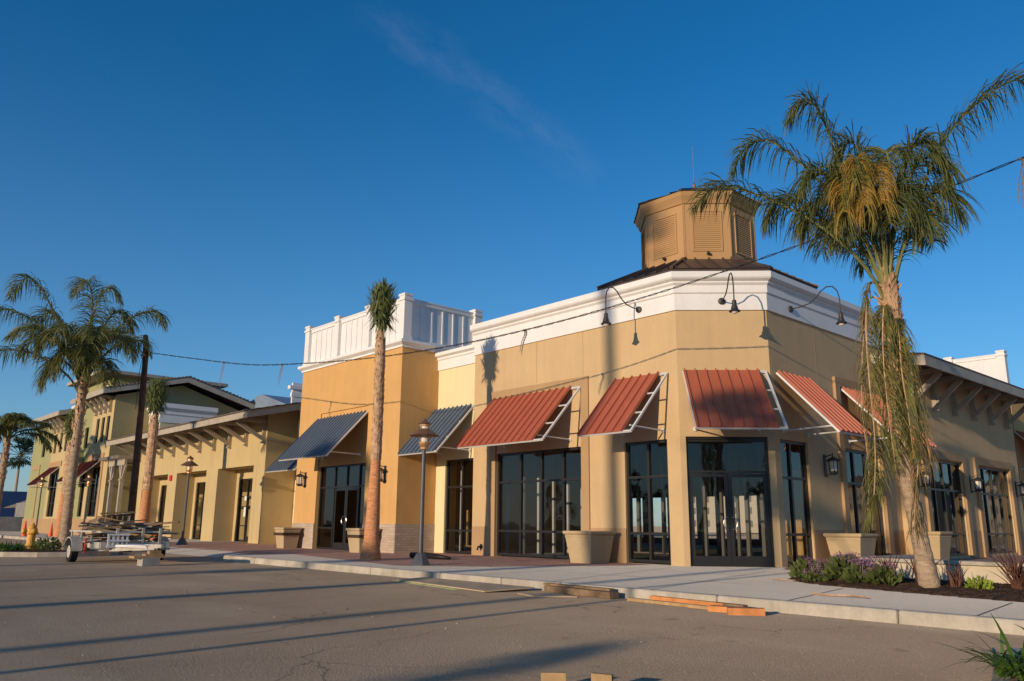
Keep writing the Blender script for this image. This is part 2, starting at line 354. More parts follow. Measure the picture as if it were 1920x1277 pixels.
def thing(name, label, cat, loc=(0,0,0), group=None, rz=0):
    o = bpy.data.objects.new(name, None); col.objects.link(o); o.location = loc; o.rotation_euler = (0,0,rz); o.empty_display_size = .2
    ROOTLOC[o.name] = Vector(loc) if rz == 0 else Vector((0,0,0))
    return tag(o, label, cat, group)
def struct(name, mb, m, smooth=False, **k):
    o = mb.build(name, m, smooth=smooth, **k); o['kind'] = 'structure'; return o
def copy_tree(o, parent=None):
    c = o.copy(); col.objects.link(c); c.parent = parent
    for ch in list(o.children): copy_tree(ch, c)
    return c
def place_copy(src, loc, rz, label, scale=1):
    c = copy_tree(src); c.location = loc; c.rotation_euler = (0,0,rz); c['label'] = label; c.scale = (scale,)*3; return c

def wall(mb, fr, u0, u1, z0, z1, ops, t=.3, mi=0, ends=(1,1)):
    """thick wall with rectangular openings [(u0,u1,z0,z1)], front at d=0, back at d=-t"""
    us = sorted({u0, u1, *[o[0] for o in ops], *[o[1] for o in ops]}); zs = sorted({z0, z1, *[o[2] for o in ops], *[o[3] for o in ops]})
    us = [u for u in us if u0 <= u <= u1]; zs = [z for z in zs if z0 <= z <= z1]
    hole = lambda a, b: any(o[0] < a < o[1] and o[2] < b < o[3] for o in ops)
    for i in range(len(us)-1):
        for j in range(len(zs)-1):
            if hole((us[i]+us[i+1])/2, (zs[j]+zs[j+1])/2): continue
            for d in (0, -t):
                q = [fr(us[i],d,zs[j]), fr(us[i+1],d,zs[j]), fr(us[i+1],d,zs[j+1]), fr(us[i],d,zs[j+1])]
                mb.add(q, [(0,1,2,3)], mi)
    def strip(a, b): mb.add([fr(*a[:1],0,a[1]), fr(*b[:1],0,b[1]), fr(*b[:1],-t,b[1]), fr(*a[:1],-t,a[1])], [(0,1,2,3)], mi)
    for o in ops:
        a, b, c, d = o
        strip((a,c),(a,d)); strip((b,c),(b,d)); strip((a,d),(b,d))
        if c > z0: strip((a,c),(b,c))
    if ends[0]: strip((u0,z0),(u0,z1))
    if ends[1]: strip((u1,z0),(u1,z1))
    strip((u0,z1),(u1,z1))

def window(par, fr, u0, u1, z0, z1, mul=(), rails=(), d=-.12, w=.06, parts=None, rail_spans=None):
    f = MB(); dp = .10
    f.fbox(fr, u0, u0+w, d-dp/2, d+dp/2, z0, z1); f.fbox(fr, u1-w, u1, d-dp/2, d+dp/2, z0, z1)
    f.fbox(fr, u0+w, u1-w, d-dp/2, d+dp/2, z1-w, z1); f.fbox(fr, u0+w, u1-w, d-dp/2, d+dp/2, z0, z0+w)
    for m_ in mul:
        uu, a, b = (m_ if isinstance(m_, tuple) else (m_, z0+w, z1-w)); f.fbox(fr, uu-w/2, uu+w/2, d-dp/2+.002, d+dp/2-.002, a, b)
    for rl in rails:
        zz, a, b = (rl if isinstance(rl, tuple) else (rl, u0+w, u1-w)); f.fbox(fr, a, b, d-dp/2+.004, d+dp/2-.004, zz-w*.45, zz+w*.45)
    o = f.build('window', frame, par)
    g = MB(); g.add([fr(u0+w*.5,d,z0+w*.5),fr(u1-w*.5,d,z0+w*.5),fr(u1-w*.5,d,z1-w*.5),fr(u0+w*.5,d,z1-w*.5)], [(0,1,2,3)]); g.build('pane', glass, o, recalc=False)
    return o
def ring_handle(par, fr, u, z, d, side, h=.30, wd=.10):
    m_ = MB(); pts = []
    for k in range(13):
        a = math.pi*k/12; pts.append(fr(u+side*(wd*math.sin(a)+.02), d+.05, z+h/2*math.cos(a)))
    m_.tube(pts, .013, 6); m_.tube([fr(u+side*.02,d,z+h/2), fr(u+side*.02,d+.05,z+h/2)], .012, 6); m_.tube([fr(u+side*.02,d,z-h/2), fr(u+side*.02,d+.05,z-h/2)], .012, 6)
    m_.build('handle', steel, par)
def door_leaf(par, fr, u0, u1, z0, z1, d, hside=0, kick=.25, w=.09):
    f = MB(); dp = .05
    f.fbox(fr, u0, u0+w, d-dp/2, d+dp/2, z0, z1); f.fbox(fr, u1-w, u1, d-dp/2, d+dp/2, z0, z1)
    f.fbox(fr, u0+w, u1-w, d-dp/2, d+dp/2, z1-w, z1); f.fbox(fr, u0+w, u1-w, d-dp/2, d+dp/2, z0, z0+kick)
    o = f.build('door', frame, par)
    g = MB(); g.add([fr(u0+w*.5,d,z0+kick*.9),fr(u1-w*.5,d,z0+kick*.9),fr(u1-w*.5,d,z1-w*.5),fr(u0+w*.5,d,z1-w*.5)], [(0,1,2,3)]); g.build('pane', glass, o, recalc=False)
    if hside: ring_handle(o, fr, (u1-w*.5 if hside > 0 else u0+w*.5), z0+1.06, d+dp/2, -hside)
    return o

# facade frames
FL = frm((0,0,0), (1,0,0), (0,-1,0))                    # left facade, u = x
q2 = math.sqrt(.5)
FC = frm((0,0,0), (q2,q2,0), (q2,-q2,0))                # chamfered corner, u 0..2.432
CW = 1.72/q2
FRt = frm((1.72,0,0), (0,1,0), (1,0,0))                 # right facade, u = y
FW = frm((2.05,0,0), (0,1,0), (1,0,0))                  # wing
FWf = frm((0,9.2,0), (1,0,0), (0,-1,0))
FT = frm((0,-1.4,0), (1,0,0), (0,-1,0))                 # tower front
FTs = frm((-10.85,0,0), (0,1,0), (1,0,0))               # tower side
FY = frm((0,.25,0), (1,0,0), (0,-1,0))                  # cream infill
FA = frm((0,0,0), (1,0,0), (0,-1,0))                    # arcade
FG = frm((0,-.8,0), (1,0,0), (0,-1,0))                  # green building

# ------------------------------------------------------------------ ground
g = MB(); S = 900
g.add([(-S,-S,-.15),(S,-S,-.15),(S,S,-.15),(-S,S,-.15)], [(0,1,2,3)]); struct('asphalt_road', g, asph)
KY = -6.93
g = MB(); g.prism([(-11.9,KY+.15),(40,KY+.15),(40,40),(-11.9,40)], -.3, 0)
# dropped section left of the kerb end, sloping to the road
g.add([(-28,-4.6,0),(-11.9,-4.6,0),(-11.9,40,0),(-28,40,0)], [(0,1,2,3)])
g.add([(-28,-4.6,0),(-11.9,-4.6,0),(-12.6,KY+.6,-.145),(-28,-6.2,-.145)], [(0,3,2,1)])
g.prism([(-110,-5.6),(-28,-5.6),(-28,40),(-110,40)], -.3, 0)
struct('pavement', g, walkm, recalc=False)
# paver sheets
g = MB()
g.add([(-28,-4.6,.004),(-11.9,-4.6,.004),(-4.2,-5.9,.004),(-2.6,-4.4,.004),(-1.1,-1.0,.004),(-1.1,-.0,.004),(-28,1.5,.004)], [(0,1,2,3,4,5,6)])
g.add([(2.2,.9,.004),(4.6,-.8,.004),(14,-1.0,.004),(14,30,.004),(1.9,30,.004),(1.75,1.9,.004)], [(0,1,2,3,4,5)])
g.add([(-28,-6.1,-.139),(-12.7,KY+.7,-.139),(-11.95,-4.6,.004),(-28,-4.6,.004)], [(0,1,2,3)])
struct('brick_paving', g, paver, recalc=False)
# kerb in cast lengths
g = MB(); x = -11.9
lens = [2.2, 3.0, 3.0, 2.6, 1.9, 1.55, 3.2, 2.6, 3.1, 3, 3, 3, 3]
rk = random.Random(3)
for L_ in lens:
    a, b = x+.006, x+L_-.006
    g.hexa([(a,KY-.02,-.3),(b,KY-.02,-.3),(b,KY+.15,-.3),(a,KY+.15,-.3),(a,KY,.012),(b,KY,.012),(b,KY+.15,.012),(a,KY+.15,.012)])
    x += L_
g.hexa([(-12.75,KY-.02,-.3),(-11.9,KY-.02,-.3),(-11.9,KY+.15,-.3),(-12.75,KY+.15,-.3),(-12.75,KY,-.13),(-11.9,KY,.01),(-11.9,KY+.15,.01),(-12.75,KY+.15,-.13)])
struct('kerb', g, concr, bevel=.035)
g = MB()
g.prism([(-110,-5.75),(-28,-5.75),(-28,-5.6),(-110,-5.6)], -.3, .012); struct('kerb', g, concr, bevel=.02)
# scored joints in the concrete walk (thin recess strips laid as sheets)
g = MB()
def strip2(a, b, wd, z=.0045):
    a, b = Vector((*a, z)), Vector((*b, z)); t = (b-a).normalized(); s_ = Vector((-t.y, t.x, 0))*wd/2
    g.add([a-s_, b-s_, b+s_, a+s_], [(0,1,2,3)])
for a, b in [((-2.2,-6.78),(-2.35,-4.9)), ((-.3,-6.78),(-.6,-2.9)), ((2.0,-6.78),(.2,-.9)), ((4.2,-6.78),(2.5,-.4)), ((6.6,-6.78),(6.0,-3.9)), ((9,-6.78),(8.7,-4.5)), ((-2.6,-4.4),(4.6,-4.4)), ((-1.3,-2.2),(3.4,-2.2))]:
    strip2(a, b, .02)
struct('pavement_joints', g, mat('joint_dark', (.17,.15,.13), .95, .1), recalc=False)

# planting bed by the corner and its edge
bed = [(4.15,-2.35),(4.6,-2.95),(5.4,-3.45),(6.46,-3.75),(7.43,-3.98),(8.3,-4.2),(8.9,-4.35),(15,-6.2),(15,-1.4),(5.2,-1.4),(4.6,-1.75)]
g = MB(); n_ = 40
rm = random.Random(5)
def inpoly(x, y, P):
    c = False
    for i in range(len(P)):
        x1, y1 = P[i]; x2, y2 = P[i-1]
        if (y1 > y) != (y2 > y) and x < (x2-x1)*(y-y1)/(y2-y1)+x1: c = not c
    return c
def edgedist(x, y, P):
    d = 9
    for i in range(len(P)):
        a = Vector(P[i]); b = Vector(P[i-1]); p = Vector((x, y)); t = max(0, min(1, (p-a).dot(b-a)/(b-a).length_squared)); d = min(d, (p-(a+(b-a)*t)).length)
    return d
st = .11; gx = {}
for i in range(int(11/st)+1):
    for j in range(int(5/st)+1):
        x_, y_ = 4.1+i*st, -6.3+j*st
        ins = inpoly(x_, y_, bed); e_ = edgedist(x_, y_, bed) if ins else 0
        gx[i, j] = (len(g.v), ins); g.v.append(Vector((x_+rm.uniform(-.03,.03), y_+rm.uniform(-.03,.03), (.008+min(e_,.5)*.16+rm.uniform(-.015,.03)) if ins else -.02)))
for i in range(int(11/st)):
    for j in range(int(5/st)):
        q = [gx[i,j], gx[i+1,j], gx[i+1,j+1], gx[i,j+1]]
        if any(k[1] for k in q): g.f.append(tuple(k[0] for k in q)); g.m.append(0)
for _ in range(2200):   # bark chips
    x_, y_ = rm.uniform(4.2, 12), rm.uniform(-5.2, -1.5)
    if not inpoly(x_, y_, bed): continue
    z_ = .02+min(edgedist(x_, y_, bed), .5)*.16; a = rm.uniform(0, 6.3); l, wd = rm.uniform(.02,.05), rm.uniform(.008,.02)
    c_, s_ = math.cos(a), math.sin(a); t_ = rm.uniform(-.02, .03)
    g.add([(x_-c_*l,y_-s_*l,z_),(x_-s_*wd,y_+c_*wd,z_+.012),(x_+c_*l,y_+s_*l,z_+t_+.01),(x_+s_*wd,y_-c_*wd,z_+.004)], [(0,1,2,3)])
tag(g.build('mulch_bed', mulch, recalc=False), 'dark bark mulch filling the planting bed beside the corner walk', 'mulch', kind='stuff')

# ------------------------------------------------------------------ tan corner building
tb = thing('corner_shop', 'tan stucco corner shop with white cornice, angled glass entrance and louvred octagonal cupola', 'building', (0,0,0))
wl = MB()
LOP = [(-7.28,-3.48,0,3.24), (-1.88,-.42,0,3.24)]
wall(wl, FL, -8.45, 0, 0, 7.6, LOP)
wall(wl, FC, 0, CW, 0, 7.6, [(.15,2.27,0,3.28)])
wall(wl, FRt, 1.72, 9.3, 0, 7.6, [(2.0,3.45,0,3.25), (5.5,7.95,0,3.25)])
wl.box((-8.43,.31,0), (-8.2,5.5,3.7)); wl.box((-8.43,.31,3.76), (-8.2,20,7.1)); wl.box((-8.15,9.25,3.7), (1.7,9.5,7.1))
wl.build('wall', tan, tb, recalc=False)
for fr, a, b in ((FL,-8.44,-7.57),(FL,-3.18,-1.88),(FRt,3.45,5.22),(FRt,8.28,9.15)): wn = MB(); wn.fbox(fr, a, b, -.01, .012, 0, .92); wn.build('wainscot', brown, tb)
def surround(par, fr, u0, u1, a, b, top, bot=.0, d=.08, m_=brown):
    s_ = MB()
    s_.fbox(fr, u0, a, -.01, d, bot, top); s_.fbox(fr, b, u1, -.01, d, bot, top); s_.fbox(fr, a, b, -.01, d, top-.27, top)
    s_.build('window_surround', m_, par)
surround(tb, FL, -7.57, -3.18, -7.28, -3.48, 5.3, 0, .05)
surround(tb, FRt, 5.22, 8.25, 5.5, 7.95, 5.32, 0, .08)
co = MB()
path = [(-8.45,0),(0,0),(1.72,1.72),(1.72,9.3)]
band = [(-.02,6.69),(.05,6.69),(.05,7.14),(.09,7.17),(.09,7.37),(.15,7.43),(.15,7.47),(.24,7.52),(.27,7.56),(.27,7.72),(-.3,7.72),(-.3,7.61),(-.02,7.61)]
co.sweep(path, band); co.build('cornice', white, tb, recalc=True)
for fr, us in ((FL,(-7.45,-3.4,-5.4)),(FRt,(4.3,))):
    for u in us: j = MB(); j.fbox(fr, u-.008, u+.008, -.005, .004, 5.35, 6.69); j.build('control_joint', mat('joint_tan', (.40,.28,.15), .9), tb)
window(tb, FL, -7.28, -3.48, .04, 3.24, mul=(-6.2,-5.26,-4.32), rails=(2.31,.79), w=.075)
window(tb, FL, -1.88, -.42, .04, 3.24, mul=(-1.13,), rails=(2.28,.79), w=.075)
window(tb, FRt, 2.0, 3.45, .04, 3.25, mul=(2.62,), rails=(2.26,.80), w=.075)
window(tb, FRt, 5.5, 7.95, .04, 3.25, mul=(6.3,7.1), rails=(2.26,.80), w=.075)
window(tb, FC, .15, 2.27, .0, 3.28, rails=((2.38,.21,2.21),(3.18,.21,2.21)), w=.06)
door_leaf(tb, FC, .215, 1.205, .01, 2.33, -.12, 1)
door_leaf(tb, FC, 1.215, 2.205, .01, 2.33, -.12, -1)
# octagonal roof
oc = Vector((-1.21, 2.93))
def octp(a, z, rot=0):
    r_ = a/math.cos(math.pi/8); return [Vector((oc.x+r_*math.cos(math.pi/8+k*math.pi/4), oc.y+r_*math.sin(math.pi/8+k*math.pi/4), z)) for k in range(8)]
def frustum(mb, a0, z0, a1, z1):
    P = octp(a0, z0)+octp(a1, z1); mb.add(P, [tuple(range(8))[::-1], tuple(range(8,16))]+[(k,(k+1)%8,8+(k+1)%8,8+k) for k in range(8)])
rf = MB(); frustum(rf, 3.16, 7.70, 3.16, 7.80); frustum(rf, 3.20, 7.802, 1.62, 8.60)
E_, T_ = octp(3.20, 7.802), octp(1.64, 8.60)
for k in range(8):
    k2 = (k+1) % 8
    rf.beam(E_[k]+Vector((0,0,.02)), T_[k]+Vector((0,0,.02)), .10, .07)
    mid_e = (E_[k]+E_[k2])/2; mid_t = (T_[k]+T_[k2])/2; uu = (E_[k2]-E_[k]).normalized(); L2 = (E_[k2]-E_[k]).length/2; L1 = (T_[k2]-T_[k]).length/2
    for q_ in range(-3, 4):
        s0 = q_*.40; e0 = mid_e+uu*s0
        if abs(s0) < L1: e1 = mid_t+uu*s0
        else:
            f_ = (L2-abs(s0))/(L2-L1); e1 = mid_e+(mid_t-mid_e)*f_+uu*s0
        if abs(s0) < L2-.05: rf.beam(e0+Vector((0,0,.02)), e1+Vector((0,0,.02)), .025, .05)
rf.build('roof', brnm, tb)
cp = MB(); frustum(cp, 1.64, 8.45, 1.64, 10.36); frustum(cp, 1.665, 8.45, 1.665, 8.66); frustum(cp, 1.68, 10.30, 1.72, 10.38); frustum(cp, 1.70, 10.381, 1.79, 10.52); frustum(cp, 1.79, 10.521, 1.83, 10.64)
cupo = cp.build('cupola', cup, tb)
for k in range(8):
    A, B = octp(1.64, 0)[k], octp(1.64, 0)[(k+1)%8]; U_ = (B-A).normalized(); N_ = Vector((U_.y, -U_.x, 0)); C_ = (A+B)/2
    fr = frm(C_, U_, N_); lv = MB()
    lv.fbox(fr, -.44, -.40, 0, .03, 8.82, 10.08); lv.fbox(fr, .40, .44, 0, .03, 8.82, 10.08); lv.fbox(fr, -.40, .40, 0, .03, 10.04, 10.08); lv.fbox(fr, -.40, .40, 0, .03, 8.82, 8.86)
    nl = 19
    for i in range(nl):
        z_ = 8.87+i*(1.16/nl)
        lv.hexa([fr(-.4,.001,z_),fr(.4,.001,z_),fr(.4,.02,z_),fr(-.4,.02,z_),fr(-.4,.001,z_+.05),fr(.4,.001,z_+.05),fr(.4,.008,z_+.045),fr(-.4,.008,z_+.045)])
    for s_ in (-1, 1): lv.fbox(fr, s_*.66-.02, s_*.66+.02, 0, .015, 8.66, 10.3)
    lv.build('louvre', cup, cupo)
    kb = MB(); kb.tube([fr(0,.0,8.74), fr(0,.09,8.74), fr(0,.13,8.72)], [.045,.05,.03], 8); kb.build('floodlight', lampm, cupo)
cr = MB(); frustum(cr, 1.87, 10.641, .12, 11.42); E_, T_ = octp(1.87, 10.66), octp(.12, 11.44)
for k in range(8):
    cr.beam(E_[k], T_[k], .08, .06); k2 = (k+1) % 8
    for q_ in (-.33,.33):
        m0 = (E_[k]+E_[k2])/2+(E_[k2]-E_[k])*q_*.8; m1 = m0.lerp((T_[k]+T_[k2])/2, .6); cr.beam(m0, m1, .025, .05)
cr.build('cupola_roof', brnm, cupo) if False else cr.build('cupola_roof', brnm, tb)
sp = MB(); c_ = (oc.x, oc.y, 0); sp.tube([(oc.x,oc.y,11.4),(oc.x,oc.y,11.62),(oc.x,oc.y,11.7),(oc.x,oc.y,12.0),(oc.x,oc.y,12.98)], [.06,.05,.02,.010,.004], 8)
sp.build('spire', copper, tb)
# interior shared shell (rooms are open studwork)
it = MB()
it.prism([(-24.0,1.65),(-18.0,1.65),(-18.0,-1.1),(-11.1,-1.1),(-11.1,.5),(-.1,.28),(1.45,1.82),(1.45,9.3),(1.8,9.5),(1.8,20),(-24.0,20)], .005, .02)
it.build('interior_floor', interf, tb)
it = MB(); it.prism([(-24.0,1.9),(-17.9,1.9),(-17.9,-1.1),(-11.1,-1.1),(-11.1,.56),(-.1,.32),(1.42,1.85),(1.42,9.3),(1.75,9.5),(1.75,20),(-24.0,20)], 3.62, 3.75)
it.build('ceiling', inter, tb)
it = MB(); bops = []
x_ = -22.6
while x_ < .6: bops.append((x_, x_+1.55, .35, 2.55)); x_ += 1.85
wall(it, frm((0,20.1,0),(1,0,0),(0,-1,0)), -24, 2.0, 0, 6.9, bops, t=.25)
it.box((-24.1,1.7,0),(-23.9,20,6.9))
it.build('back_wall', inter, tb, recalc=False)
def stud_row(a, b, n, h, par=tb, m_=studm, hb=None, wd=.09):
    s_ = MB(); a, b = Vector((*a,0)), Vector((*b,0)); t = (b-a).normalized()
    for i in range(n):
        p = a.lerp(b, i/(n-1)); s_.box((p.x-wd/2,p.y-wd/2,.02),(p.x+wd/2,p.y+wd/2,h))
    s_.beam(a+Vector((0,0,.04)), b+Vector((0,0,.04)), .1, .04)
    s_.build('stud_row', m_, par)
stud_row((-7.33,.55),(-7.33,4.15),6,2.55); stud_row((-10.25,1.0),(-10.25,5.0),6,3.2); stud_row((-2.3,1.6),(-2.3,6.2),6,3.6,m_=studk)
stud_row((-9.5,6.5),(-1,6.5),16,3.6,m_=studk,wd=.12)
stud_row((-16,6),(-9,6),12,1.6,m_=interw)
it = MB(); it.box((-.1,9.0,.02),(1.35,9.12,3.6)); it.box((-3.4,9.9,.02),(-1.7,10,3.0)); it.build('plywood_partition', interw, tb)
rd = MB(); rd.prism([(-8.4,.3),(-.12,.3),(1.42,1.84),(1.42,9.3),(-8.4,9.3)], 7.0, 7.12); rd.build('roof_deck', shing, tb)

# ------------------------------------------------------------------ orange tower building
tw = thing('orange_shop', 'orange stucco shop block with white board-and-batten roof parapet and brick base', 'building', (-14.5,-1.4,0))
wl = MB()
wall(wl, FT, -18.16, -10.85, 0, 7.3, [(-16.43,-12.9,0,5.27)], ends=(0,0))
wall(wl, FTs, -1.4, 1.2, 0, 7.3, [], ends=(0,1))
wall(wl, frm((-18.16,0,0),(0,1,0),(-1,0,0)), -1.4, 3, 0, 7.3, [], ends=(0,1))
wl.fbox(FT, -16.43, -12.9, -.3, -.06, 3.16, 5.27)
wl.box((-18.1,-1.0,7.15),(-10.9,6,7.25))
wl.build('wall', orange, tw, recalc=False)
bk = MB(); bk.fbox(FT, -18.16, -16.43, -.01, .03, 0, .97); bk.build('brick_base', brickw, tw); bk = MB(); bk.fbox(FT, -12.9, -10.85, -.01, .03, 0, .97)
bk.fbox(FTs, -1.43, .245, -.01, .03, 0, .97)
bk.build('brick_base', brickw, tw)
co = MB(); co.sweep([(-18.16,3),(-18.16,-1.4),(-10.85,-1.4),(-10.85,2.0)], [(-.02,7.17),(.05,7.17),(.05,7.24),(.14,7.30),(.18,7.33),(.18,7.43),(-.3,7.43),(-.3,7.31),(-.02,7.31)]); co.build('cornice', white, tw)
pa = MB()
def parapet(fr, u0, u1, bat, z0=7.43, z1=8.86, d0=-.22, d1=-.14):
    pa.fbox(fr, u0, u1, d0, d1, z0, z1)
    pa.fbox(fr, u0, u1, d0-.03, d1+.05, z1, z1+.14); pa.fbox(fr, u0, u1, d0-.05, d1+.07, z1+.141, z1+.19)
    pa.fbox(fr, u0, u1, d0, d1+.03, z0, z0+.12)
    n = max(1, round((u1-u0)/bat))
    for i in range(1, n): u = u0+(u1-u0)*i/n; pa.fbox(fr, u-.035, u+.035, d1-.01, d1+.03, z0+.12, z1)
def post(x, y, h=9.1, s_=.17, z0=7.43):
    pa.box((x-s_,y-s_,z0),(x+s_,y+s_,h)); pa.box((x-s_-.04,y-s_-.04,h-.18),(x+s_+.04,y+s_+.04,h-.10)); pa.box((x-s_-.025,y-s_-.025,h+.001),(x+s_+.025,y+s_+.025,h+.08)); pa.box((x-s_-.03,y-s_-.03,z0),(x+s_+.03,y+s_+.03,z0+.16))
xs = [-18.02,-15.6,-13.3,-11.0]
for i in range(3): parapet(FT, xs[i]+.17, xs[i+1]-.17, .42)
for x_ in xs: post(x_, -1.23)
parapet(FTs, -1.05, 1.95, .52, d0=-.20, d1=-.12); post(-11.0, 2.1)
parapet(frm((-18.16,0,0),(0,1,0),(-1,0,0)), -1.05, 1.95, .52); post(-18.02, 2.1)
pa.build('parapet', white, tw)
window(tw, FT, -16.43, -12.9, .02, 3.16, mul=((-15.32,.1,3.1),(-14.0+.0,2.36,3.1) if False else (-13.55,.1,3.1),(-14.44,2.36,3.1)), rails=(2.33,(.8,-16.38,-15.35),(.8,-13.52,-12.95)), d=-.2)
door_leaf(tw, FT, -15.28, -14.445, .02, 2.28, -.2, 1); door_leaf(tw, FT, -14.435, -13.59, .02, 2.28, -.2, -1)

# ------------------------------------------------------------------ cream infill between tower and corner building
ci = thing('cream_shop', 'narrow cream stucco shop bay between the orange block and the tan corner shop', 'building', (-9.6,.25,0))
wl = MB(); wall(wl, FY, -10.84, -8.46, 0, 7.0, [(-10.3,-8.62,0,3.2)]); wl.box((-10.8,.6,6.8),(-8.46,6,6.9)); wl.build('wall', cream, ci, recalc=False)
co = MB(); co.sweep([(-10.845,.25),(-8.455,.25)], [(-.02,6.5),(.05,6.5),(.05,6.86),(.09,6.89),(.09,6.96),(.2,7.02),(.2,7.14),(-.3,7.14),(-.3,7.01),(-.02,7.01)]); co.build('cornice', white, ci)
window(ci, FY, -10.3, -8.62, .02, 3.2, mul=(-9.42,), rails=(2.25,.77), w=.075)

# ------------------------------------------------------------------ cream bay between arcade and tower
cb = thing('cream_rear_shop', 'cream stucco wall strip set back between the orange block and the arcade', 'building', (-21,1.6,0))
wl = MB(); wl.box((-24.0,1.6,0),(-18.17,1.85,6.7)); wl.build('wall', cream, cb)
co = MB(); co.box((-24,1.5,6.7),(-18.17,1.9,6.72)); co.box((-26.62,2.4,6.3),(-26.5,12,8.25)); co.box((-26.64,2.35,7.5),(-26.46,12,7.72)); co.box((-26.66,2.2,7.9),(-26.38,12,8.08)); co.build('cornice', white, cb)

# ------------------------------------------------------------------ arcade building
ab = thing('arcade_shops', 'long low tan stucco shop row with deep square entrance recesses and bracketed eaves', 'building', (-33,0,0))
wl = MB(); aops = [(-29.5,-25.25,0,3.7), (-35.3,-31.0,0,3.7), (-41.0,-36.7,0,3.7)]
wall(wl, FA, -42.6, -24.05, 0, 6.2, aops, t=1.05, ends=(1,0))
wall(wl, frm((0,1.06,0),(1,0,0),(0,-1,0)), -42.6, -24.1, 0, 6.5, [(a+.42, b-.28, 0, 3.2) for a, b, _, _ in aops], t=.2)
# gabled side wall under the rake
wl.add([(-24.049,0,0),(-24.049,1.6,0),(-24.049,1.6,6.55),(-24.049,0,6.2)], [(0,1,2,3)])
wl.box((-42.5,3.5,0),(-24.1,3.6,3.7)); wl.box((-42.6,1.3,0),(-42.5,5.5,7)); wl.box((-42.5,1.3,3.7),(-24.1,3.6,3.8))
wl.build('wall', arct, ab, recalc=False)
jt = MB()
for u in (-24.9,-30.3,-36.0): jt.fbox(FA, u-.008, u+.008, -.01, .004, 3.7 if u < -25 else 0, 6.0)
jt.build('control_joint', mat('joint_tan', (.40,.28,.15), .9), ab)
for a, b, _, _ in aops:
    fr = frm((0,1.06,0),(1,0,0),(0,-1,0)); u0, u1 = a+.42, b-.28
    window(ab, fr, u0, u1, .02, 3.2, mul=(u0+.95,(u0+1.9,2.3,3.14),u0+2.75), rails=(2.28,(.8,u0+.06,u0+.92)), d=-.08)
    door_leaf(ab, fr, u0+1.0, u0+1.88, .02, 2.24, -.08, 1); door_leaf(ab, fr, u0+1.9, u0+2.7, .02, 2.24, -.08, -1)
    s_ = MB(); s_.fbox(fr, u0-.10, u0, 0, .03, 0, 3.3); s_.fbox(fr, u1, u1+.10, 0, .03, 0, 3.3); s_.fbox(fr, u0, u1, 0, .03, 3.2, 3.3); s_.build('door_surround', arct, ab)
rf = MB(); sl = .235
def zr(y): return 5.95+(y+1.85)*sl
rf.hexa([(-42.9,-1.80,5.80),(-22.35,-1.80,5.80),(-22.35,1.58,zr(1.58)-.13),(-42.9,1.58,zr(1.58)-.13),(-42.9,-1.80,5.93),(-22.35,-1.80,5.93),(-22.35,1.58,zr(1.58)-.02),(-42.9,1.58,zr(1.58)-.02)])
rf.hexa([(-42.9,1.59,zr(1.58)-.13),(-24.1,1.59,zr(1.58)-.13),(-24.1,4,zr(4)-.13),(-42.9,4,zr(4)-.13),(-42.9,1.59,zr(1.58)-.02),(-24.1,1.59,zr(1.58)-.02),(-24.1,4,zr(4)-.02),(-42.9,4,zr(4)-.02)])
rr = random.Random(9)
for i in range(8):      # shingle courses with ragged top line
    y0 = -1.92+i*.46
    xx = -42.9
    while xx < -22.2:
        x2 = min(xx+rr.uniform(.25,.4), -22.2); h_ = rr.uniform(.03,.06)
        rf.hexa([(xx,y0,zr(y0)-.02),(x2,y0,zr(y0)-.02),(x2,min(1.58,y0+.5),zr(y0+.5)-.02),(xx,min(1.58,y0+.5),zr(y0+.5)-.02),(xx,y0,zr(y0)+h_),(x2,y0,zr(y0)+h_),(x2,min(1.58,y0+.5),zr(y0+.5)),(xx,min(1.58,y0+.5),zr(y0+.5))]); xx = x2
rf.build('roof', shing, ab)
fa = MB(); fa.box((-42.9,-1.86,5.62),(-22.3,-1.80,5.94))
fa.hexa([(-22.36,-1.80,5.62),(-22.30,-1.80,5.62),(-22.30,1.57,5.62+3.4*sl),(-22.36,1.57,5.62+3.4*sl),(-22.36,-1.80,5.94),(-22.30,-1.80,5.94),(-22.30,1.57,5.94+3.4*sl),(-22.36,1.57,5.94+3.4*sl)])
fa.build('fascia', fasc, ab)
def bracket(par, fr, u, eave, zt, m_=fasc, hw=.07):
    b_ = MB()
    b_.fbox(fr, u-hw, u+hw, 0, .16, zt-1.02, zt-.15)
    b_.fbox(fr, u-hw-.012, u+hw+.012, 0, .21, zt-1.10, zt-1.02)
    a, c = fr(u, .18, zt-.86), fr(u, eave-.25, zt-.12)
    b_.beam(a, c, hw*1.7, .17, up=(0,0,1))
    b_.fbox(fr, u-hw, u+hw, 0, eave-.12, zt-.12, zt+.02)
    b_.build('bracket', m_, par)
for i in range(10): bracket(ab, FA, -24.25-1.95*i, 1.80, 5.80)

# ------------------------------------------------------------------ right wing
wg = thing('rear_wing', 'brown-tan rear wing of the corner building under a bracketed shed roof', 'building', (2.05,14.5,0))
wl = MB(); wops = [(10.6,13.75,.1,3.25), (15.3,18.8,.1,3.25)]
wall(wl, FW, 9.2, 20.1, 0, 6.5, wops, ends=(0,1)); wall(wl, FWf, 1.5, 2.05, 0, 6.5, [], ends=(0,0))
wl.box((1.4,19.9,0),(2.04,20.09,6.4)); wl.build('wall', tan, wg, recalc=False)
for a, b in ((9.21,10.3),(14.05,15.0),(19.1,20.08)): wn = MB(); wn.fbox(FW, a, b, -.01, .012, 0, .92); wn.build('wainscot', brown, wg)
for a, b in ((10.6,13.75),(15.3,18.8)):
    surround(wg, FW, a-.3, b+.3, a, b, 3.55, 0, .08)
window(wg, FW, 10.6, 13.75, .1, 3.25, mul=(11.4,12.2,13.0), rails=(2.26,.80), w=.075)
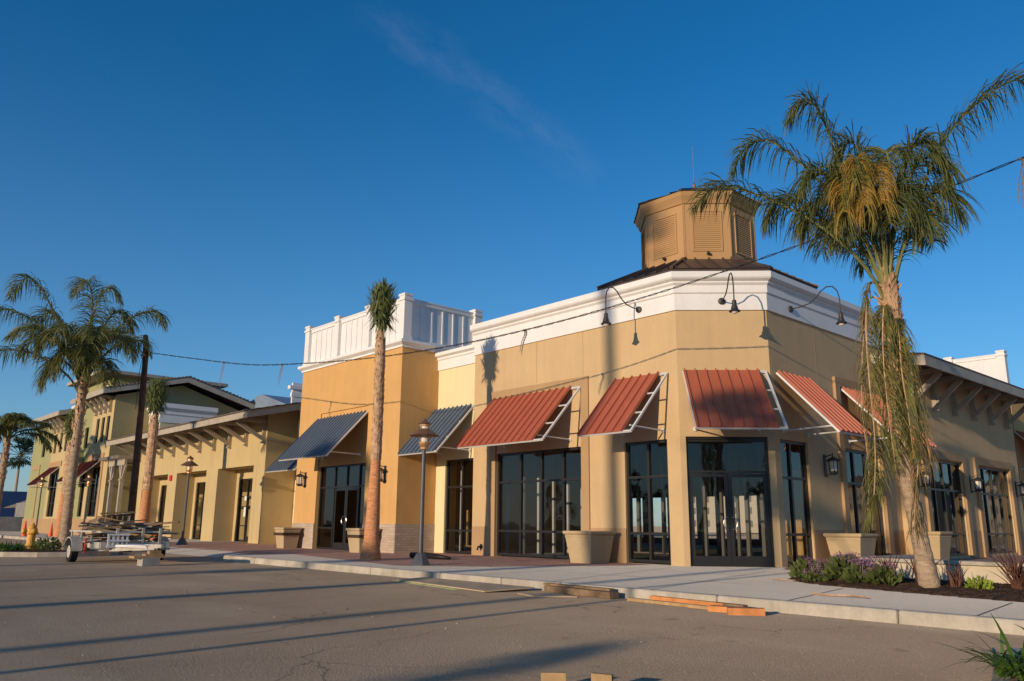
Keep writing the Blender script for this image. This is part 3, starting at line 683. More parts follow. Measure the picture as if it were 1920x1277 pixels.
window(wg, FW, 15.3, 18.8, .1, 3.25, mul=(16.2,17.05,17.9), rails=(2.26,.80), w=.075)
rf = MB(); zx = lambda x: 6.15+(3.3-x)*.18
rf.hexa([(-1,8.0,zx(-1)-.14),(3.3,8.0,zx(3.3)-.14),(3.3,21.5,zx(3.3)-.14),(-1,21.5,zx(-1)-.14),(-1,8.0,zx(-1)),(3.3,8.0,zx(3.3)),(3.3,21.5,zx(3.3)),(-1,21.5,zx(-1))])
xx = 1.73
for (a, b) in ((1.74,2.3),(2.31,2.8),(2.81,3.36)): rf.hexa([(a,7.93,zx(a)+.0),(b,7.93,zx(b)+.0),(b,21.5,zx(b)),(a,21.5,zx(a)),(a,7.93,zx(a)+.05),(b,7.93,zx(b)+.07),(b,21.5,zx(b)+.07),(a,21.5,zx(a)+.05)])
rf.build('roof', shing, wg)
fa = MB(); fa.box((3.3,7.94,5.83),(3.36,21.5,6.15)); fa.hexa([(1.72,7.94,5.83+.28),(3.3,7.94,5.83),(3.3,8.0,5.83),(1.72,8.0,6.11),(1.72,7.94,6.43),(3.3,7.94,6.15),(3.3,8.0,6.15),(1.72,8.0,6.43)]); fa.build('fascia', fasc, wg)
for i in range(6): bracket(wg, FW, 9.9+1.85*i, 1.25, 6.02)
# lower bay behind the wing
lb = thing('rear_bay', 'low tan bay behind the end of the rear wing', 'building', (1.2,22.5,0))
wl = MB(); wl.box((-2,20.4,0),(1.72,26,5.05)); wl.build('wall', tan, lb)
# second white tower far behind the wing
rt = thing('rear_parapet_block', 'white board-and-batten parapet showing above the rear wing roof', 'building', (-3,24.4,0))
wl = MB(); wl.box((-6.4,24.5,0),(.85,30,7.3)); wl.build('wall', orange, rt)
pa = MB(); fr_ = frm((0,24.4,0),(1,0,0),(0,-1,0)); xs = [-6.2,-3.9,-1.6,.70]
for i in range(3): parapet(fr_, xs[i]+.17, xs[i+1]-.17, .6, z0=7.3)
for x_ in xs: post(x_, 24.57, z0=7.3)
pa.build('parapet', white, rt)

# ------------------------------------------------------------------ green two-storey building on the left
gb = thing('green_building', 'two-storey olive and tan stucco building with hipped tower and bracketed gable roof', 'building', (-56,-.8,0))
up = [(-47.15,-46.45,6.3,8.02),(-48.3,-47.6,6.3,8.02),(-49.5,-48.8,6.3,8.02)]
lo = [(-49.2,-47.3,1.25,4.6),(-51.6,-50.3,1.25,4.6)]
wl = MB(); wall(wl, FG, -50.55, -45.79, 0, 9.3, up+[lo[0]], ends=(0,0)); wl.build('wall', arct, gb, recalc=False)
wl = MB(); wall(wl, FG, -56.0, -50.55, 0, 9.45, [(-52.1,-51.2,6.1,7.6), lo[1]], t=.28); wl.build('wall', greenst, gb, recalc=False, label='olive green bay wall')
wl = MB(); wall(wl, FG, -61.0, -56.0, 0, 8.9, [(-57.4,-56.7,6.2,7.75),(-58.9,-58.2,6.2,7.75),(-60.5,-59.8,6.2,7.75),(-60.2,-58.1,1.25,4.6)], t=.28); wl.build('wall', arct, gb, recalc=False)
wl = MB(); wall(wl, FG, -67.4, -61.0, 0, 8.9, [(-64.2,-63.2,6.1,7.4)], t=.28); wl.build('wall', greenst, gb, recalc=False, label='olive green bay wall at the far end')
wl = MB()   # gable side wall
wl.add([(-45.79,-.8,0),(-45.79,8.4,0),(-45.79,8.4,9.0),(-45.79,3.6,10.55),(-45.79,-.8,9.35)], [(0,1,2,3,4)])
wl.build('gable_wall', mat('stucco_olive_tan', (.36,.30,.16), .9, .2, var=.06, vscale=.5, bump=.2, bscale=90), gb, recalc=False)
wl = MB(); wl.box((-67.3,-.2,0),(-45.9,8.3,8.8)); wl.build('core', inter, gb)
for a, b, c_, d_2 in up+lo+[(-52.1,-51.2,6.1,7.6),(-57.4,-56.7,6.2,7.75),(-58.9,-58.2,6.2,7.75),(-60.5,-59.8,6.2,7.75),(-64.2,-63.2,6.1,7.4),(-60.2,-58.1,1.25,4.6)]:
    mu = () if b-a < 1.2 else ((a+b)/2,); window(gb, FG, a, b, c_, d_2, mul=mu, rails=(() if c_ > 5 else (2.3,)), d=-.15)
tr_ = MB(); tr_.fbox(FG, -67.5, -45.75, -.01, .06, 0, 1.1); tr_.build('base_course', brown, gb)
tr_ = MB(); tr_.fbox(FG, -47.1, -46.75, 0, .06, 1.1, 5.5); tr_.fbox(FG, -50.2, -47.1, 0, .06, 5.1, 5.5); tr_.fbox(FG, -61.2,-57.4, 0,.06, 5.1, 5.5); tr_.fbox(FG,-66.4,-64.0,0,.06,5.1,5.5); tr_.fbox(FG,-64.3,-64,0,.06,1.1,5.1); tr_.build('window_surround', brown, gb)
tr_ = MB()
pts = []
for k in range(9): a = math.pi*k/8; pts.append((-53.1+1.55*math.cos(a), 4.75+1.35*math.sin(a)))
for k in range(8): tr_.hexa([FG(pts[k][0],0,pts[k][1]-.001),FG(pts[k+1][0],0,pts[k+1][1]),FG(pts[k+1][0],.35,pts[k+1][1]),FG(pts[k][0],.35,pts[k][1]),FG(-53.1+(pts[k][0]+53.1)*1.15,0,4.75+(pts[k][1]-4.75)*1.15),FG(-53.1+(pts[k+1][0]+53.1)*1.15,0,4.75+(pts[k+1][1]-4.75)*1.15),FG(-53.1+(pts[k+1][0]+53.1)*1.15,.35,4.75+(pts[k+1][1]-4.75)*1.15),FG(-53.1+(pts[k][0]+53.1)*1.15,.35,4.75+(pts[k][1]-4.75)*1.15)])
tr_.build('arch_hood', greenst, gb)
def slab(mb, a, b, c, d, th):
    a, b, c, d = map(Vector, (a, b, c, d)); k = Vector((0,0,th)); mb.hexa([a-k,b-k,c-k,d-k,a,b,c,d])
rf = MB()
slab(rf, (-52.6,-1.85,9.62),(-44.75,-1.85,9.62),(-44.75,3.6,11.05),(-52.6,3.6,11.05), .12)
slab(rf, (-52.6,3.6,11.05),(-44.75,3.6,11.05),(-44.75,9.6,9.35),(-52.6,9.6,9.35), .12)
slab(rf, (-68.2,-1.85,9.15),(-55.6,-1.85,9.15),(-55.6,2.6,10.2),(-68.2,2.6,10.2), .12)
rg = random.Random(4)
for i in range(22):    # tile ends along the rake
    t_ = i/22
    for (ya, za, yb, zb) in ((-1.85,9.62,3.6,11.05),(3.6,11.05,9.6,9.35)):
        y_ = ya+(yb-ya)*t_; z_ = za+(zb-za)*t_; rf.box((-44.95,y_,z_-.02),(-44.68,y_+.2,z_+.07+rg.uniform(0,.02)))
rf.build('roof', shing, gb)
rf = MB()   # hip tower
H0 = 11.95
P = [(-60.3,-.5,H0),(-51.0,-.5,H0),(-51.0,9.1,H0),(-60.3,9.1,H0)]; A1, A2 = (-55.7,3.6,12.6), (-55.7,5.0,12.6)
rf.add([*P, A1, A2], [(0,1,4),(1,2,5,4),(2,3,5),(3,0,4,5),(3,2,1,0)])
rf.build('tower_roof', shing, gb)
fa = MB()
for a, b in (((-52.6,-1.88),(-44.72,-1.88)),): fa.box((a[0],a[1]-.04,9.24),(b[0],a[1]+.02,9.60))
fa.box((-68.2,-1.92,8.78),(-55.57,-1.86,9.12))
for (ya, za, yb, zb) in ((-1.88,9.60,3.6,11.0),(3.6,11.0,9.6,9.30)): fa.hexa([(-44.76,ya,za-.36),(-44.70,ya,za-.36),(-44.70,yb,zb-.36),(-44.76,yb,zb-.36),(-44.76,ya,za),(-44.70,ya,za),(-44.70,yb,zb),(-44.76,yb,zb)])
fa.hexa([(-55.6,-1.86,8.78),(-55.55,-1.86,8.78),(-55.55,2.6,9.83),(-55.6,2.6,9.83),(-55.6,-1.86,9.12),(-55.55,-1.86,9.12),(-55.55,2.6,10.17),(-55.6,2.6,10.17)])
fa.sweep([(-60.3,9.1),(-60.3,-.5),(-51.0,-.5),(-51.0,9.1),(-60.3,9.1)], [(-.05,11.72),(.02,11.72),(.02,11.96),(-.05,11.96)])
fa.build('fascia', fasc, gb)
so = MB(); so.prism([(-60.28,-.48),(-51.02,-.48),(-51.02,9.08),(-60.28,9.08)], 11.73, 11.76); so.build('soffit', fasc, gb)
tt = MB(); tt.box((-59.1,.7,8.8),(-52.1,8.0,11.73)); tt.build('tower_wall', greenst, gb)
for i in range(4): bracket(gb, FG, -46.4-1.05*i, 1.05, 9.35)
for i in range(4): bracket(gb, FG, -57.2-1.1*i, 1.05, 8.92)
tt = MB(); tt.box((-65.2,1.6,8.5),(-60.6,7,10.3)); tt.build('roof_box', white, gb)
co = MB(); co.sweep([(-65.2,7),(-65.2,1.6),(-60.6,1.6),(-60.6,7)], [(-.02,9.8),(.06,9.8),(.06,10.25),(.3,10.5),(.3,10.75),(-.3,10.75),(-.3,10.31),(-.02,10.31)]); co.build('cornice', white, gb)

# cream box behind the arcade
cx_ = thing('cream_parapet_block', 'cream block with white moulded cornice rising behind the arcade roof', 'building', (-47,1.6,0))
wl = MB(); wl.box((-51,1.6,0),(-43.75,5.4,8.3)); wl.build('wall', cream, cx_)
co = MB(); co.sweep([(-49.8,1.6),(-43.75,1.6),(-43.75,5.4)], [(-.02,7.55),(.06,7.55),(.06,8.1),(.12,8.13),(.12,8.35),(.3,8.55),(.3,8.85),(-.3,8.85),(-.3,8.31),(-.02,8.31)]); co.build('cornice', white, cx_)

# pergola in the gap
pg = thing('pergola', 'pale wooden pergola with Y-braced posts between the arcade and the olive building', 'pergola', (-44.3,-.5,0))
b_ = MB(); b_.box((-46.2,-.75,4.5),(-42.5,-.6,4.88)); b_.box((-46.2,1.2,4.5),(-42.5,1.35,4.88)); b_.build('beam', fasc, pg)
b_ = MB()
for i in range(16): x_ = -46.3+i*.26; b_.box((x_,-1.25,4.881),(x_+.07,1.5,5.08))
b_.build('slat', fasc, pg)
for x_ in (-44.9,-42.9):
    b_ = MB(); b_.box((x_-.11,-.8,0),(x_+.11,-.58,4.499)); b_.box((x_-.16,-.85,3.5),(x_+.16,-.53,3.6))
    for s_ in (-1,1): b_.beam((x_+s_*.12,-.69,3.62),(x_+s_*.62,-.69,4.47), .12, .12)
    b_.build('post', fasc, pg)

# low blue-grey roof in the distance behind the arcade
br_ = thing('distant_roof_block', 'blue-grey metal roofed building showing between the olive building and the orange block', 'building', (-50,16,0))
wl = MB(); wl.box((-50,8.7,0),(-38.5,26,8.6)); wl.build('wall', farcream, br_)
rf = MB(); rf.hexa([(-50,8.7,8.61),(-38,8.7,8.61),(-38,26,8.61),(-50,26,8.61),(-44.3,8.7,10.25),(-43.7,8.7,10.25),(-43.7,26,10.25),(-44.3,26,10.25)]); rf.build('roof', mat('blue_grey_roof', (.20,.25,.33), .5, .5, var=.15, vscale=.5), br_)

# ------------------------------------------------------------------ awnings
def awning(fr, u0, u1, m_, label, nrib, gap=0, group='metal awnings over the shopfronts', loc=None, zt=5.0, zb=3.3, D=1.65, struts=(.12,.88), ss=.5):
    o = thing('metal_awning', label, 'awning', tuple(fr((u0+u1)/2, 0, zb)), group)
    A = lambda u, t, h=0: fr(u, .05+(D-.05)*t + h*.717, zt+(zb-zt)*t + h*.697)
    p = MB(); ue = u1-gap-.02
    p.hexa([A(u0,0,.03),A(ue,0,.03),A(ue,1,.03),A(u0,1,.03),A(u0,0,.05),A(ue,0,.05),A(ue,1,.05),A(u0,1,.05)])
    p.build('roof_panel', m_, o)
    rb = MB()
    for i in range(nrib+1):
        u = u0+.03+(ue-u0-.06)*i/nrib; rb.hexa([A(u-.018,-.01,.05),A(u+.018,-.01,.05),A(u+.018,1,.05),A(u-.018,1,.05),A(u-.012,-.01,.095),A(u+.012,-.01,.095),A(u+.012,1,.095),A(u-.012,1,.095)])
    rb.build('rib', m_, o)
    f = MB(); h = .025
    for u in (u0, u1): f.hexa([A(u-.025,0,-h),A(u+.025,0,-h),A(u+.025,1,-h),A(u-.025,1,-h),A(u-.025,0,h),A(u+.025,0,h),A(u+.025,1,h),A(u-.025,1,h)])
    for t in (.005,.99): f.beam(A(u0+.025,t,0), A(u1-.025,t,0), .05, .05, up=tuple(A(0,0,1)-A(0,0,0)))
    for t in (.35,.68): f.beam(A(u0+.025,t,0), A(u1-.025,t,0), .03, .03, up=tuple(A(0,0,1)-A(0,0,0)))
    f.build('frame', steelw, o)
    for k in struts:
        u = u0+(u1-u0)*k; s_ = MB(); s_.tube([fr(u,.01,3.47), fr(u,1.40,3.50)], .022, 8); s_.tube([fr(u,.0,3.47), fr(u,.04,3.47)], .055, 10); s_.build('strut', steelw, o)
    return o
awning(FL, -7.33, -3.47, redm, 'wide red ribbed metal awning over the four-pane shop window', 12, .33)
awning(FL, -2.10, -.30, redm, 'narrow red ribbed awning over the two-pane window left of the angled glass entrance', 5, .22)
awning(FC, .14, 2.30, redm, 'red ribbed awning facing the viewer above the angled double glass doors', 7, .17)
awning(FRt, 1.97, 3.69, redm, 'red ribbed awning just right of the entrance awning, its underside arms showing', 6)
awning(FRt, 5.64, 7.99, redm, 'red ribbed awning half hidden behind the tall palm', 9)
awning(FT, -16.47, -12.91, bluem, 'blue ribbed awning over the glass doors of the orange block', 14)
awning(FY, -10.83, -8.70, bluem, 'blue ribbed awning on the cream bay behind the street lamp', 8, .08)
awning(frm((0,1.6,0),(1,0,0),(0,-1,0)), -23.8, -20.95, bluem, 'blue ribbed awning in the recess between the arcade and the orange block', 10)
awning(frm((1.72,0,0),(0,1,0),(1,0,0)), 21.3, 24.3, redm, 'awning cut by the right edge of the photo beyond the rear wing', 8)
awning(FG, -51.9, -47.4, dredm, 'dark red awning on the olive building behind the leaning palm trunks', 12, group='dark red awnings on the olive building', D=1.5, zb=3.6)
awning(FG, -60.5, -57.9, dredm, 'dark red awning at the far left end of the olive building', 8, group='dark red awnings on the olive building', D=1.5, zb=3.6)

# ------------------------------------------------------------------ gooseneck sign lamps
def gooseneck(fr, u, label):
    o = thing('gooseneck_lamp', label, 'wall lamp', tuple(fr(u,0,6.93)), 'gooseneck sign lamps on the white cornice')
    s_ = MB(); s_.tube([fr(u,.04,6.93), fr(u,.10,6.93), fr(u,.12,6.93)], [.10,.09,.03], 12); s_.build('wall_plate', lampm, o)
    ctl = [(.1,0),(.35,.01),(.62,.05),(.82,.17),(.98,.33),(1.14,.42),(1.31,.40),(1.43,.26),(1.48,.05),(1.48,-.2),(1.48,-.38)]
    pts = []
    for i in range(len(ctl)-1):
        for t in (0,.5): pts.append((ctl[i][0]+(ctl[i+1][0]-ctl[i][0])*t, ctl[i][1]+(ctl[i+1][1]-ctl[i][1])*t))
    pts.append(ctl[-1]); s_ = MB(); s_.tube([fr(u,d,6.93+z) for d, z in pts], .017, 8); s_.build('arm', lampm, o, smooth=True)
    c = fr(u,1.48,6.93); s_ = MB(); s_.lathe([(.03,-.36),(.055,-.38),(.06,-.50),(.075,-.52),(.09,-.60),(.145,-.66),(.14,-.668),(.085,-.61)], c, 16); s_.build('shade', lampm, o, smooth=False)
    s_ = MB(); s_.lathe([(.03,-.56),(.07,-.60),(.085,-.65),(.07,-.70),(.03,-.725),(.005,-.73)], c, 12); s_.build('bulb', lglass, o, smooth=True)
    return o
gooseneck(FL, -1.19, 'gooseneck lamp left of the corner, its shadow straight below it on the tan wall')
gooseneck(FC, .88*math.sqrt(2), 'gooseneck lamp over the angled entrance with its curved shadow to the right')
gooseneck(FRt, 2.92, 'gooseneck lamp on the shaded right side against the grey-looking cornice')

# ------------------------------------------------------------------ wall lanterns
def lantern(fr, u, label, z=2.68):
    o = thing('wall_lantern', label, 'lantern', tuple(fr(u,0,z)), 'black wall lanterns beside the shopfronts')
    s_ = MB(); s_.fbox(fr, u-.055, u+.055, 0, .03, z-.32, z+.30); s_.beam(fr(u,.02,z+.24), fr(u,.26,z+.30), .025, .025); s_.beam(fr(u,.02,z-.27), fr(u,.24,z-.25), .025, .025); s_.beam(fr(u,.25,z+.2), fr(u,.25,z+.34), .02, .02); s_.build('bracket', lampm, o)
    c = fr(u,.25,z); s_ = MB(); s_.lathe([(.02,.24),(.09,.20),(.21,.13),(.21,.11),(.10,.13)], c, 6); s_.lathe([(.12,-.20),(.12,-.24),(.05,-.27)], c, 6); s_.lathe([(.13,-.2),(.13,-.17)], c, 6)
    for k in range(6): a = math.pi/3*k; s_.beam(c+Vector((.115*math.cos(a),.115*math.sin(a),-.2)), c+Vector((.13*math.cos(a),.13*math.sin(a),.13)), .014, .014)
    s_.build('cage', lampm, o)
    s_ = MB(); s_.lathe([(.085,-.18),(.095,.12)], c, 6); s_.build('lamp_glass', lglass, o)
lantern(FT, -17.35, 'black lantern left of the orange block glass doors, below the awning edge')
lantern(FT, -11.6, 'black lantern right of the orange block doors, partly behind the palm trunk')
lantern(FRt, 4.35, 'black lantern between two windows right of the angled entrance')
lantern(FW, 9.85, 'black lantern on the shaded wall just behind the tall palm trunk', z=2.55)
lantern(FW, 14.5, 'black lantern between the two windows of the rear wing', z=2.55)
lantern(FW, 19.5, 'black lantern at the far right end of the rear wing wall', z=2.55)

# ------------------------------------------------------------------ street lamps
def street_lamp(x, y, h, label):
    o = thing('street_lamp', label, 'street lamp', (x,y,0), 'pagoda-topped street lamps')
    s_ = MB(); s_.lathe([(.24,0),(.24,.03),(.12,.26),(.085,.30)], (x,y,0), 8, rot=math.pi/8); s_.build('base', polem, o)
    s_ = MB(); s_.lathe([(.058,.28),(.048,h-.75)], (x,y,0), 14); s_.build('pole', polem, o, smooth=False)
    s_ = MB(); s_.lathe([(.09,h-.76),(.10,h-.74),(.10,h-.70),(.13,h-.64),(.14,h-.60),(.14,h-.57),(.12,h-.56)], (x,y,0), 12); s_.lathe([(.13,h-.42),(.14,h-.42),(.14,h-.38)], (x,y,0), 12)
    for k in range(4): a = math.pi/2*k; s_.beam((x+.125*math.cos(a),y+.125*math.sin(a),h-.58),(x+.125*math.cos(a),y+.125*math.sin(a),h-.10), .02, .02)
    s_.lathe([(.14,h-.16),(.14,h-.13),(.10,h-.09)], (x,y,0), 12); s_.build('collar', brass, o)
    s_ = MB(); s_.lathe([(.37,h-.41),(.38,h-.40),(.13,h-.23),(.12,h-.24),(.35,h-.415)], (x,y,0), 16); s_.lathe([(.17,h-.10),(.05,h-.02),(.01,h+.03)], (x,y,0), 12); s_.build('shade', copper, o)
    s_ = MB(); s_.lathe([(.095,h-.56),(.095,h-.12)], (x,y,0), 12); s_.build('lamp_glass', lglass, o)
street_lamp(-3.96, -5.34, 3.57, 'street lamp on the brick paving in front of the cream bay, nearest to the viewer')
street_lamp(-23.6, -3.75, 3.82, 'street lamp in front of the arcade, right of the timber pole')
street_lamp(-45.3, -1.95, 3.95, 'street lamp between the leaning palm and the trailer, by the dark red awning')
street_lamp(-53.2, -2.9, 4.05, 'farthest street lamp, at the left end of the olive building')

# ------------------------------------------------------------------ planters
def planter(cx, cy, label, s_=.52, z0=0, h=.84):
    o = thing('square_planter', label, 'planter', (cx,cy,z0), 'large square clay-coloured planters')
    m_ = MB(); prof = [(.37,0),(.375,.02),(.47,.66),(.485,.70),(.475,.71),(.47,.73),(.50,.75),(.525,.78),(.53,.81),(.515,.84),(.46,.84),(.42,.60),(.40,.55)]
    r2 = math.sqrt(2); m_.lathe([(r_*r2*s_/.53, z*h/.84+z0) for r_, z in prof], (cx,cy,0), 4, rot=math.pi/4)
    m_.build('pot', plantr, o, bevel=.012)
    m_ = MB(); m_.box((cx-.40,cy-.40,z0+.5),(cx+.40,cy+.40,z0+.60)); m_.build('soil', mulch, o)
planter(-2.53, -.77, 'planter beside the four-pane window, left of the angled entrance')
planter(2.42, 4.1, 'planter behind the purple flowers, right of the angled entrance')
planter(2.66, 8.75, 'planter directly behind the tall palm trunk', s_=.50, h=.90)
planter(-17.5, -1.95, 'planter at the left corner of the orange block', s_=.40, h=.80)
planter(-12.0, -1.95, 'planter behind the centre palm trunk, right of the orange block doors', s_=.44, h=.82)

# ------------------------------------------------------------------ terrace wall
o = thing('terrace_wall', 'low cream stucco garden wall with flat stone cap behind the flax plants', 'wall', (5.1,-1.3,0))
m_ = MB(); m_.box((5.1,-1.42,-.05),(16,-1.18,.36)); m_.box((5.1,-1.17,-.05),(5.34,1.2,.36)); m_.build('wall', mat('garden_wall_render', (.60,.50,.36), .9, .2, var=.08, vscale=2, bump=.3, bscale=30), o)
m_ = MB(); m_.box((5.0,-1.5,.361),(16,-1.10,.43)); m_.box((5.0,-1.098,.361),(5.42,1.25,.43)); m_.build('cap', concr, o, bevel=.01)

# ------------------------------------------------------------------ palms
def cat(pts, n):
    P = [Vector(p) for p in pts]; P = [P[0]*2-P[1]]+P+[P[-1]*2-P[-2]]; out_ = []
    segs = len(P)-3
    for i in range(n+1):
        t = i/n*segs; k = min(int(t), segs-1); t -= k; a, b, c, d = P[k:k+4]
        out_.append(.5*((2*b)+(c-a)*t+(2*a-5*b+4*c-d)*t*t+(3*b-a-3*c+d)*t*t*t))
    return out_
def frond(mL, mR, pts, rng, LL=.62, n=75, start=.22, grav=.55, wdt=.030, rad=.03, both=True, taper=True, spread=1.0):
    C = cat(pts, 40); mR.tube(C, [rad*(1-.85*i/40) for i in range(41)], 5, cap=False)
    for i in range(n):
        t = start+(1-start)*(i+rng.random()*.6)/n; k = t*40; j = min(int(k), 39); p = C[j].lerp(C[j+1], k-j); tan_ = (C[min(j+1,40)]-C[max(j-1,0)]).normalized()
        sd = tan_.cross(Vector((0,0,1)))
        if sd.length < .15: sd = tan_.cross(Vector((.4,.9,0)))
        sd.normalize(); upv = sd.cross(tan_)
        prof = min(1, .35+(t-start)/(1-start)*3.0)*min(1, (1.12-t)*2.6) if taper else 1
        for sgn in (-1, 1):
            L_ = LL*prof*rng.uniform(.75,1.15)
            d = (sd*sgn*rng.uniform(.6,1.0)*spread+tan_*rng.uniform(.35,.85)+upv*rng.uniform(-.25,.55)).normalized()
            q = p.copy(); w_ = wdt*rng.uniform(.7,1.2); side = d.cross(Vector((rng.uniform(-1,1),rng.uniform(-1,1),rng.uniform(-1,1)))).normalized()
            o = len(mL.v); mL.v += [q-side*w_*.35, q+side*w_*.35]; ns = 4
            g_ = grav*rng.uniform(.7,1.4)
            for s_ in range(ns):
                q = q+d*L_/ns; d = (d+Vector((0,0,-g_))).normalized(); ww = w_*(.5 if s_ < 2 else (.38 if s_ == 2 else .06))
                mL.v += [q-side*ww, q+side*ww]; mL.f.append((o+2*s_, o+2*s_+1, o+2*s_+3, o+2*s_+2)); mL.m.append(0)
def boots(mb, axis, rfun, t0, t1, n, rng, size=.12, out_=.5):
    """ragged leaf bases on a trunk; axis(t) gives the centre"""
    for i in range(n):
        t = rng.uniform(t0, t1); a = rng.uniform(0, 6.283); c = axis(t); r_ = rfun(t); nv = Vector((math.cos(a), math.sin(a), 0)); tv = Vector((-math.sin(a), math.cos(a), 0))
        b = c+nv*r_*.96; h = size*rng.uniform(.5,1.3); w_ = size*rng.uniform(.25,.5); o = nv*out_*h*rng.uniform(.3,1.2)
        mb.add([b-tv*w_, b+tv*w_, b+tv*w_*.5+o+Vector((0,0,h)), b-tv*w_*.4+o*1.1+Vector((0,0,h*.9))], [(0,1,2,3)])
cr_ = Vector((.677,.736,0)); ct = Vector((.736,-.677,0))   # across and towards the viewpoint, horizontal

def hub(p, r, u, t=0): return p+cr_*r+ct*t+Vector((0,0,u))

# tall queen palm on the right
rng = random.Random(21)
pr = thing('queen_palm', 'tall queen palm in the planting bed, dead fronds hanging down its trunk', 'palm tree', (7.22,-3.39,0))
ax = cat([(7.22,-3.39,-.05),(7.09,-3.40,1.2),(7.0,-3.42,2.3),(7.03,-3.40,3.6),(7.02,-3.39,4.8),(6.97,-3.39,5.75)], 60)
def axis_r(t): k = t*60; j = min(int(k), 59); return ax[j].lerp(ax[j+1], k-j)
rr_ = lambda t: (.17-.04*min(t/.12,1)) if t < .12 else (.13-.015*(t-.12) if t < .5 else .125+.028*math.sin((t-.5)*9)*(1 if t < .75 else .5) if t < .85 else .10-.3*(t-.85))
t_ = MB(); nb = 120; pts = [axis_r(i/nb) for i in range(nb+1)]; t_.tube(pts, [max(.04, rr_(i/nb)*(1+.05*(i%4==0)+.02*rng.random())) for i in range(nb+1)], 14)
t_.build('trunk', trunkm, pr, smooth=True)
b_ = MB(); boots(b_, axis_r, rr_, .50, .93, 300, rng, .17, .5); boots(b_, axis_r, rr_, .26, .5, 60, rng, .09, .4); b_.build('leaf_base', bootm, pr, recalc=False)
H = Vector((7.0,-3.39,5.0))
crA = Vector((.928,.372,0)); ctA = Vector((.372,-.928,0))
def hubA(p, r, u, t=0): return p+crA*r*.93+ctA*t+Vector((0,0,u))
green = [
 # each: control points (right, up, toward) from the hub in metres
 [(0,-.1,0),(-.25,.8,.1),(-.5,1.9,.3),(-.75,3.0,.3),(-.95,3.65,.3),(-1.2,3.85,.3),(-1.55,3.5,.3)],
 [(0,-.1,0),(-.3,.8,-.1),(-.8,2.0,-.2),(-1.5,3.0,-.3),(-2.05,3.5,-.3),(-2.5,3.4,-.3),(-2.8,2.9,-.3)],
 [(-.02,-.2,0),(-.35,.45,.4),(-1.0,1.15,.7),(-1.75,1.7,.8),(-2.5,2.1,.8),(-3.0,2.2,.8),(-3.42,1.85,.8)],
 [(0,0,0),(-.1,1.0,-.5),(-.3,2.1,-1.0),(-.5,2.9,-1.6),(-.6,3.2,-2.2),(-.6,3.0,-2.7)],
 [(0,0,0),(.12,1.2,-.2),(.25,2.3,-.6),(.25,3.1,-1.1),(.2,3.35,-1.5),(.1,3.1,-1.9)],
 [(.02,-.1,0),(.4,1.0,.1),(.85,2.0,.2),(1.35,2.8,.2),(1.9,3.3,.1),(2.45,3.6,0),(2.95,3.5,-.1)],
 [(.0,-.1,0),(-.15,.8,.2),(-.5,1.7,.4),(-.85,2.2,.6),(-1.15,2.2,.7),(-1.35,1.8,.8)],
 [(.0,-.1,0),(-.1,.8,.1),(-.45,1.5,.3),(-.85,1.8,.4),(-1.2,1.6,.5),(-1.4,1.1,.5)],
 [(.0,-.1,0),(.15,1.0,.1),(.5,1.9,.2),(.8,2.3,.3),(1.05,2.2,.4),(1.2,1.8,.4)],
 [(.0,-.1,0),(.0,.9,.3),(-.2,1.7,.6),(-.35,2.1,.8),(-.5,2.0,1.0),(-.6,1.5,1.1)],
 [(.03,-.2,0),(.22,.6,-.6),(.45,1.4,-1.2),(.7,1.9,-1.5),(.9,1.9,-1.8),(1.0,1.5,-2.0)],
 [(.0,-.1,0),(-.2,.8,-.7),(-.6,1.5,-1.3),(-.9,2.0,-1.6),(-1.1,2.0,-1.9),(-1.25,1.6,-2.1)],
 [(.03,-.1,0),(-.05,1.2,-.2),(-.1,2.2,-.3),(-.3,3.0,-.3),(-.5,3.1,-.3),(-.75,2.7,-.3)],
 [(0,0,0),(-.2,1.0,.2),(-.4,1.7,.4),(-.58,1.75,.5),(-.68,1.35,.55),(-.7,.9,.55)],
 [(0,0,0),(.2,1.0,.2),(.4,1.65,.4),(.55,1.65,.5),(.65,1.25,.55),(.66,.8,.55)],
 [(0,0,0),(-.1,1.0,-.3),(-.25,1.8,-.6),(-.35,1.8,-.8),(-.4,1.3,-.9),(-.4,.8,-.9)],
 [(0,0,0),(.05,1.0,.3),(.12,1.6,.6),(.15,1.5,.8),(.15,1.0,.9)],
 [(.03,-.1,0),(.3,.7,.1),(.65,1.4,.2),(.95,1.7,.2),(1.15,1.55,.3),(1.3,1.1,.3)],
 [(.03,-.1,0),(.2,1.1,.1),(.45,2.1,.1),(.65,2.6,.1),(.9,2.7,.1),(1.15,2.3,.1)],
 [(.02,-.1,0),(-.45,.7,0),(-1.0,1.5,.1),(-1.45,1.9,.2),(-1.85,1.95,.2),(-2.1,1.55,.2)],
]
mL, mR = MB(), MB()
for f_ in green: frond(mL, mR, [hubA(H, *p) for p in f_], rng, LL=.90, n=125, start=.24, grav=.58, wdt=.020, rad=.034)
mL.build('crown', leafm, pr, recalc=False); mR.build('petiole', petm, pr, recalc=False)
mL, mR = MB(), MB()
for f_ in ([(0,.2,.1),(-.1,1.3,.3),(-.22,2.0,.6),(-.3,2.25,.9),(-.3,2.1,1.15),(-.28,1.7,1.25),(-.25,1.25,1.3)], [(0,.2,.1),(-.15,1.3,.3),(-.4,1.95,.6),(-.55,2.0,.85),(-.6,1.7,1.05),(-.6,1.25,1.1)], [(0,.2,.1),(.0,1.3,.3),(-.02,1.95,.6),(.02,2.1,.85),(.05,1.8,1.05),(.05,1.3,1.1)]):
    frond(mL, mR, [hubA(H, *p) for p in f_], rng, LL=.5, n=170, start=.42, grav=.9, wdt=.015, rad=.02, taper=False)
mL.build('young_frond', leafy, pr, recalc=False)
mL, mR = MB(), MB()     # drooping old green fronds on the trunk
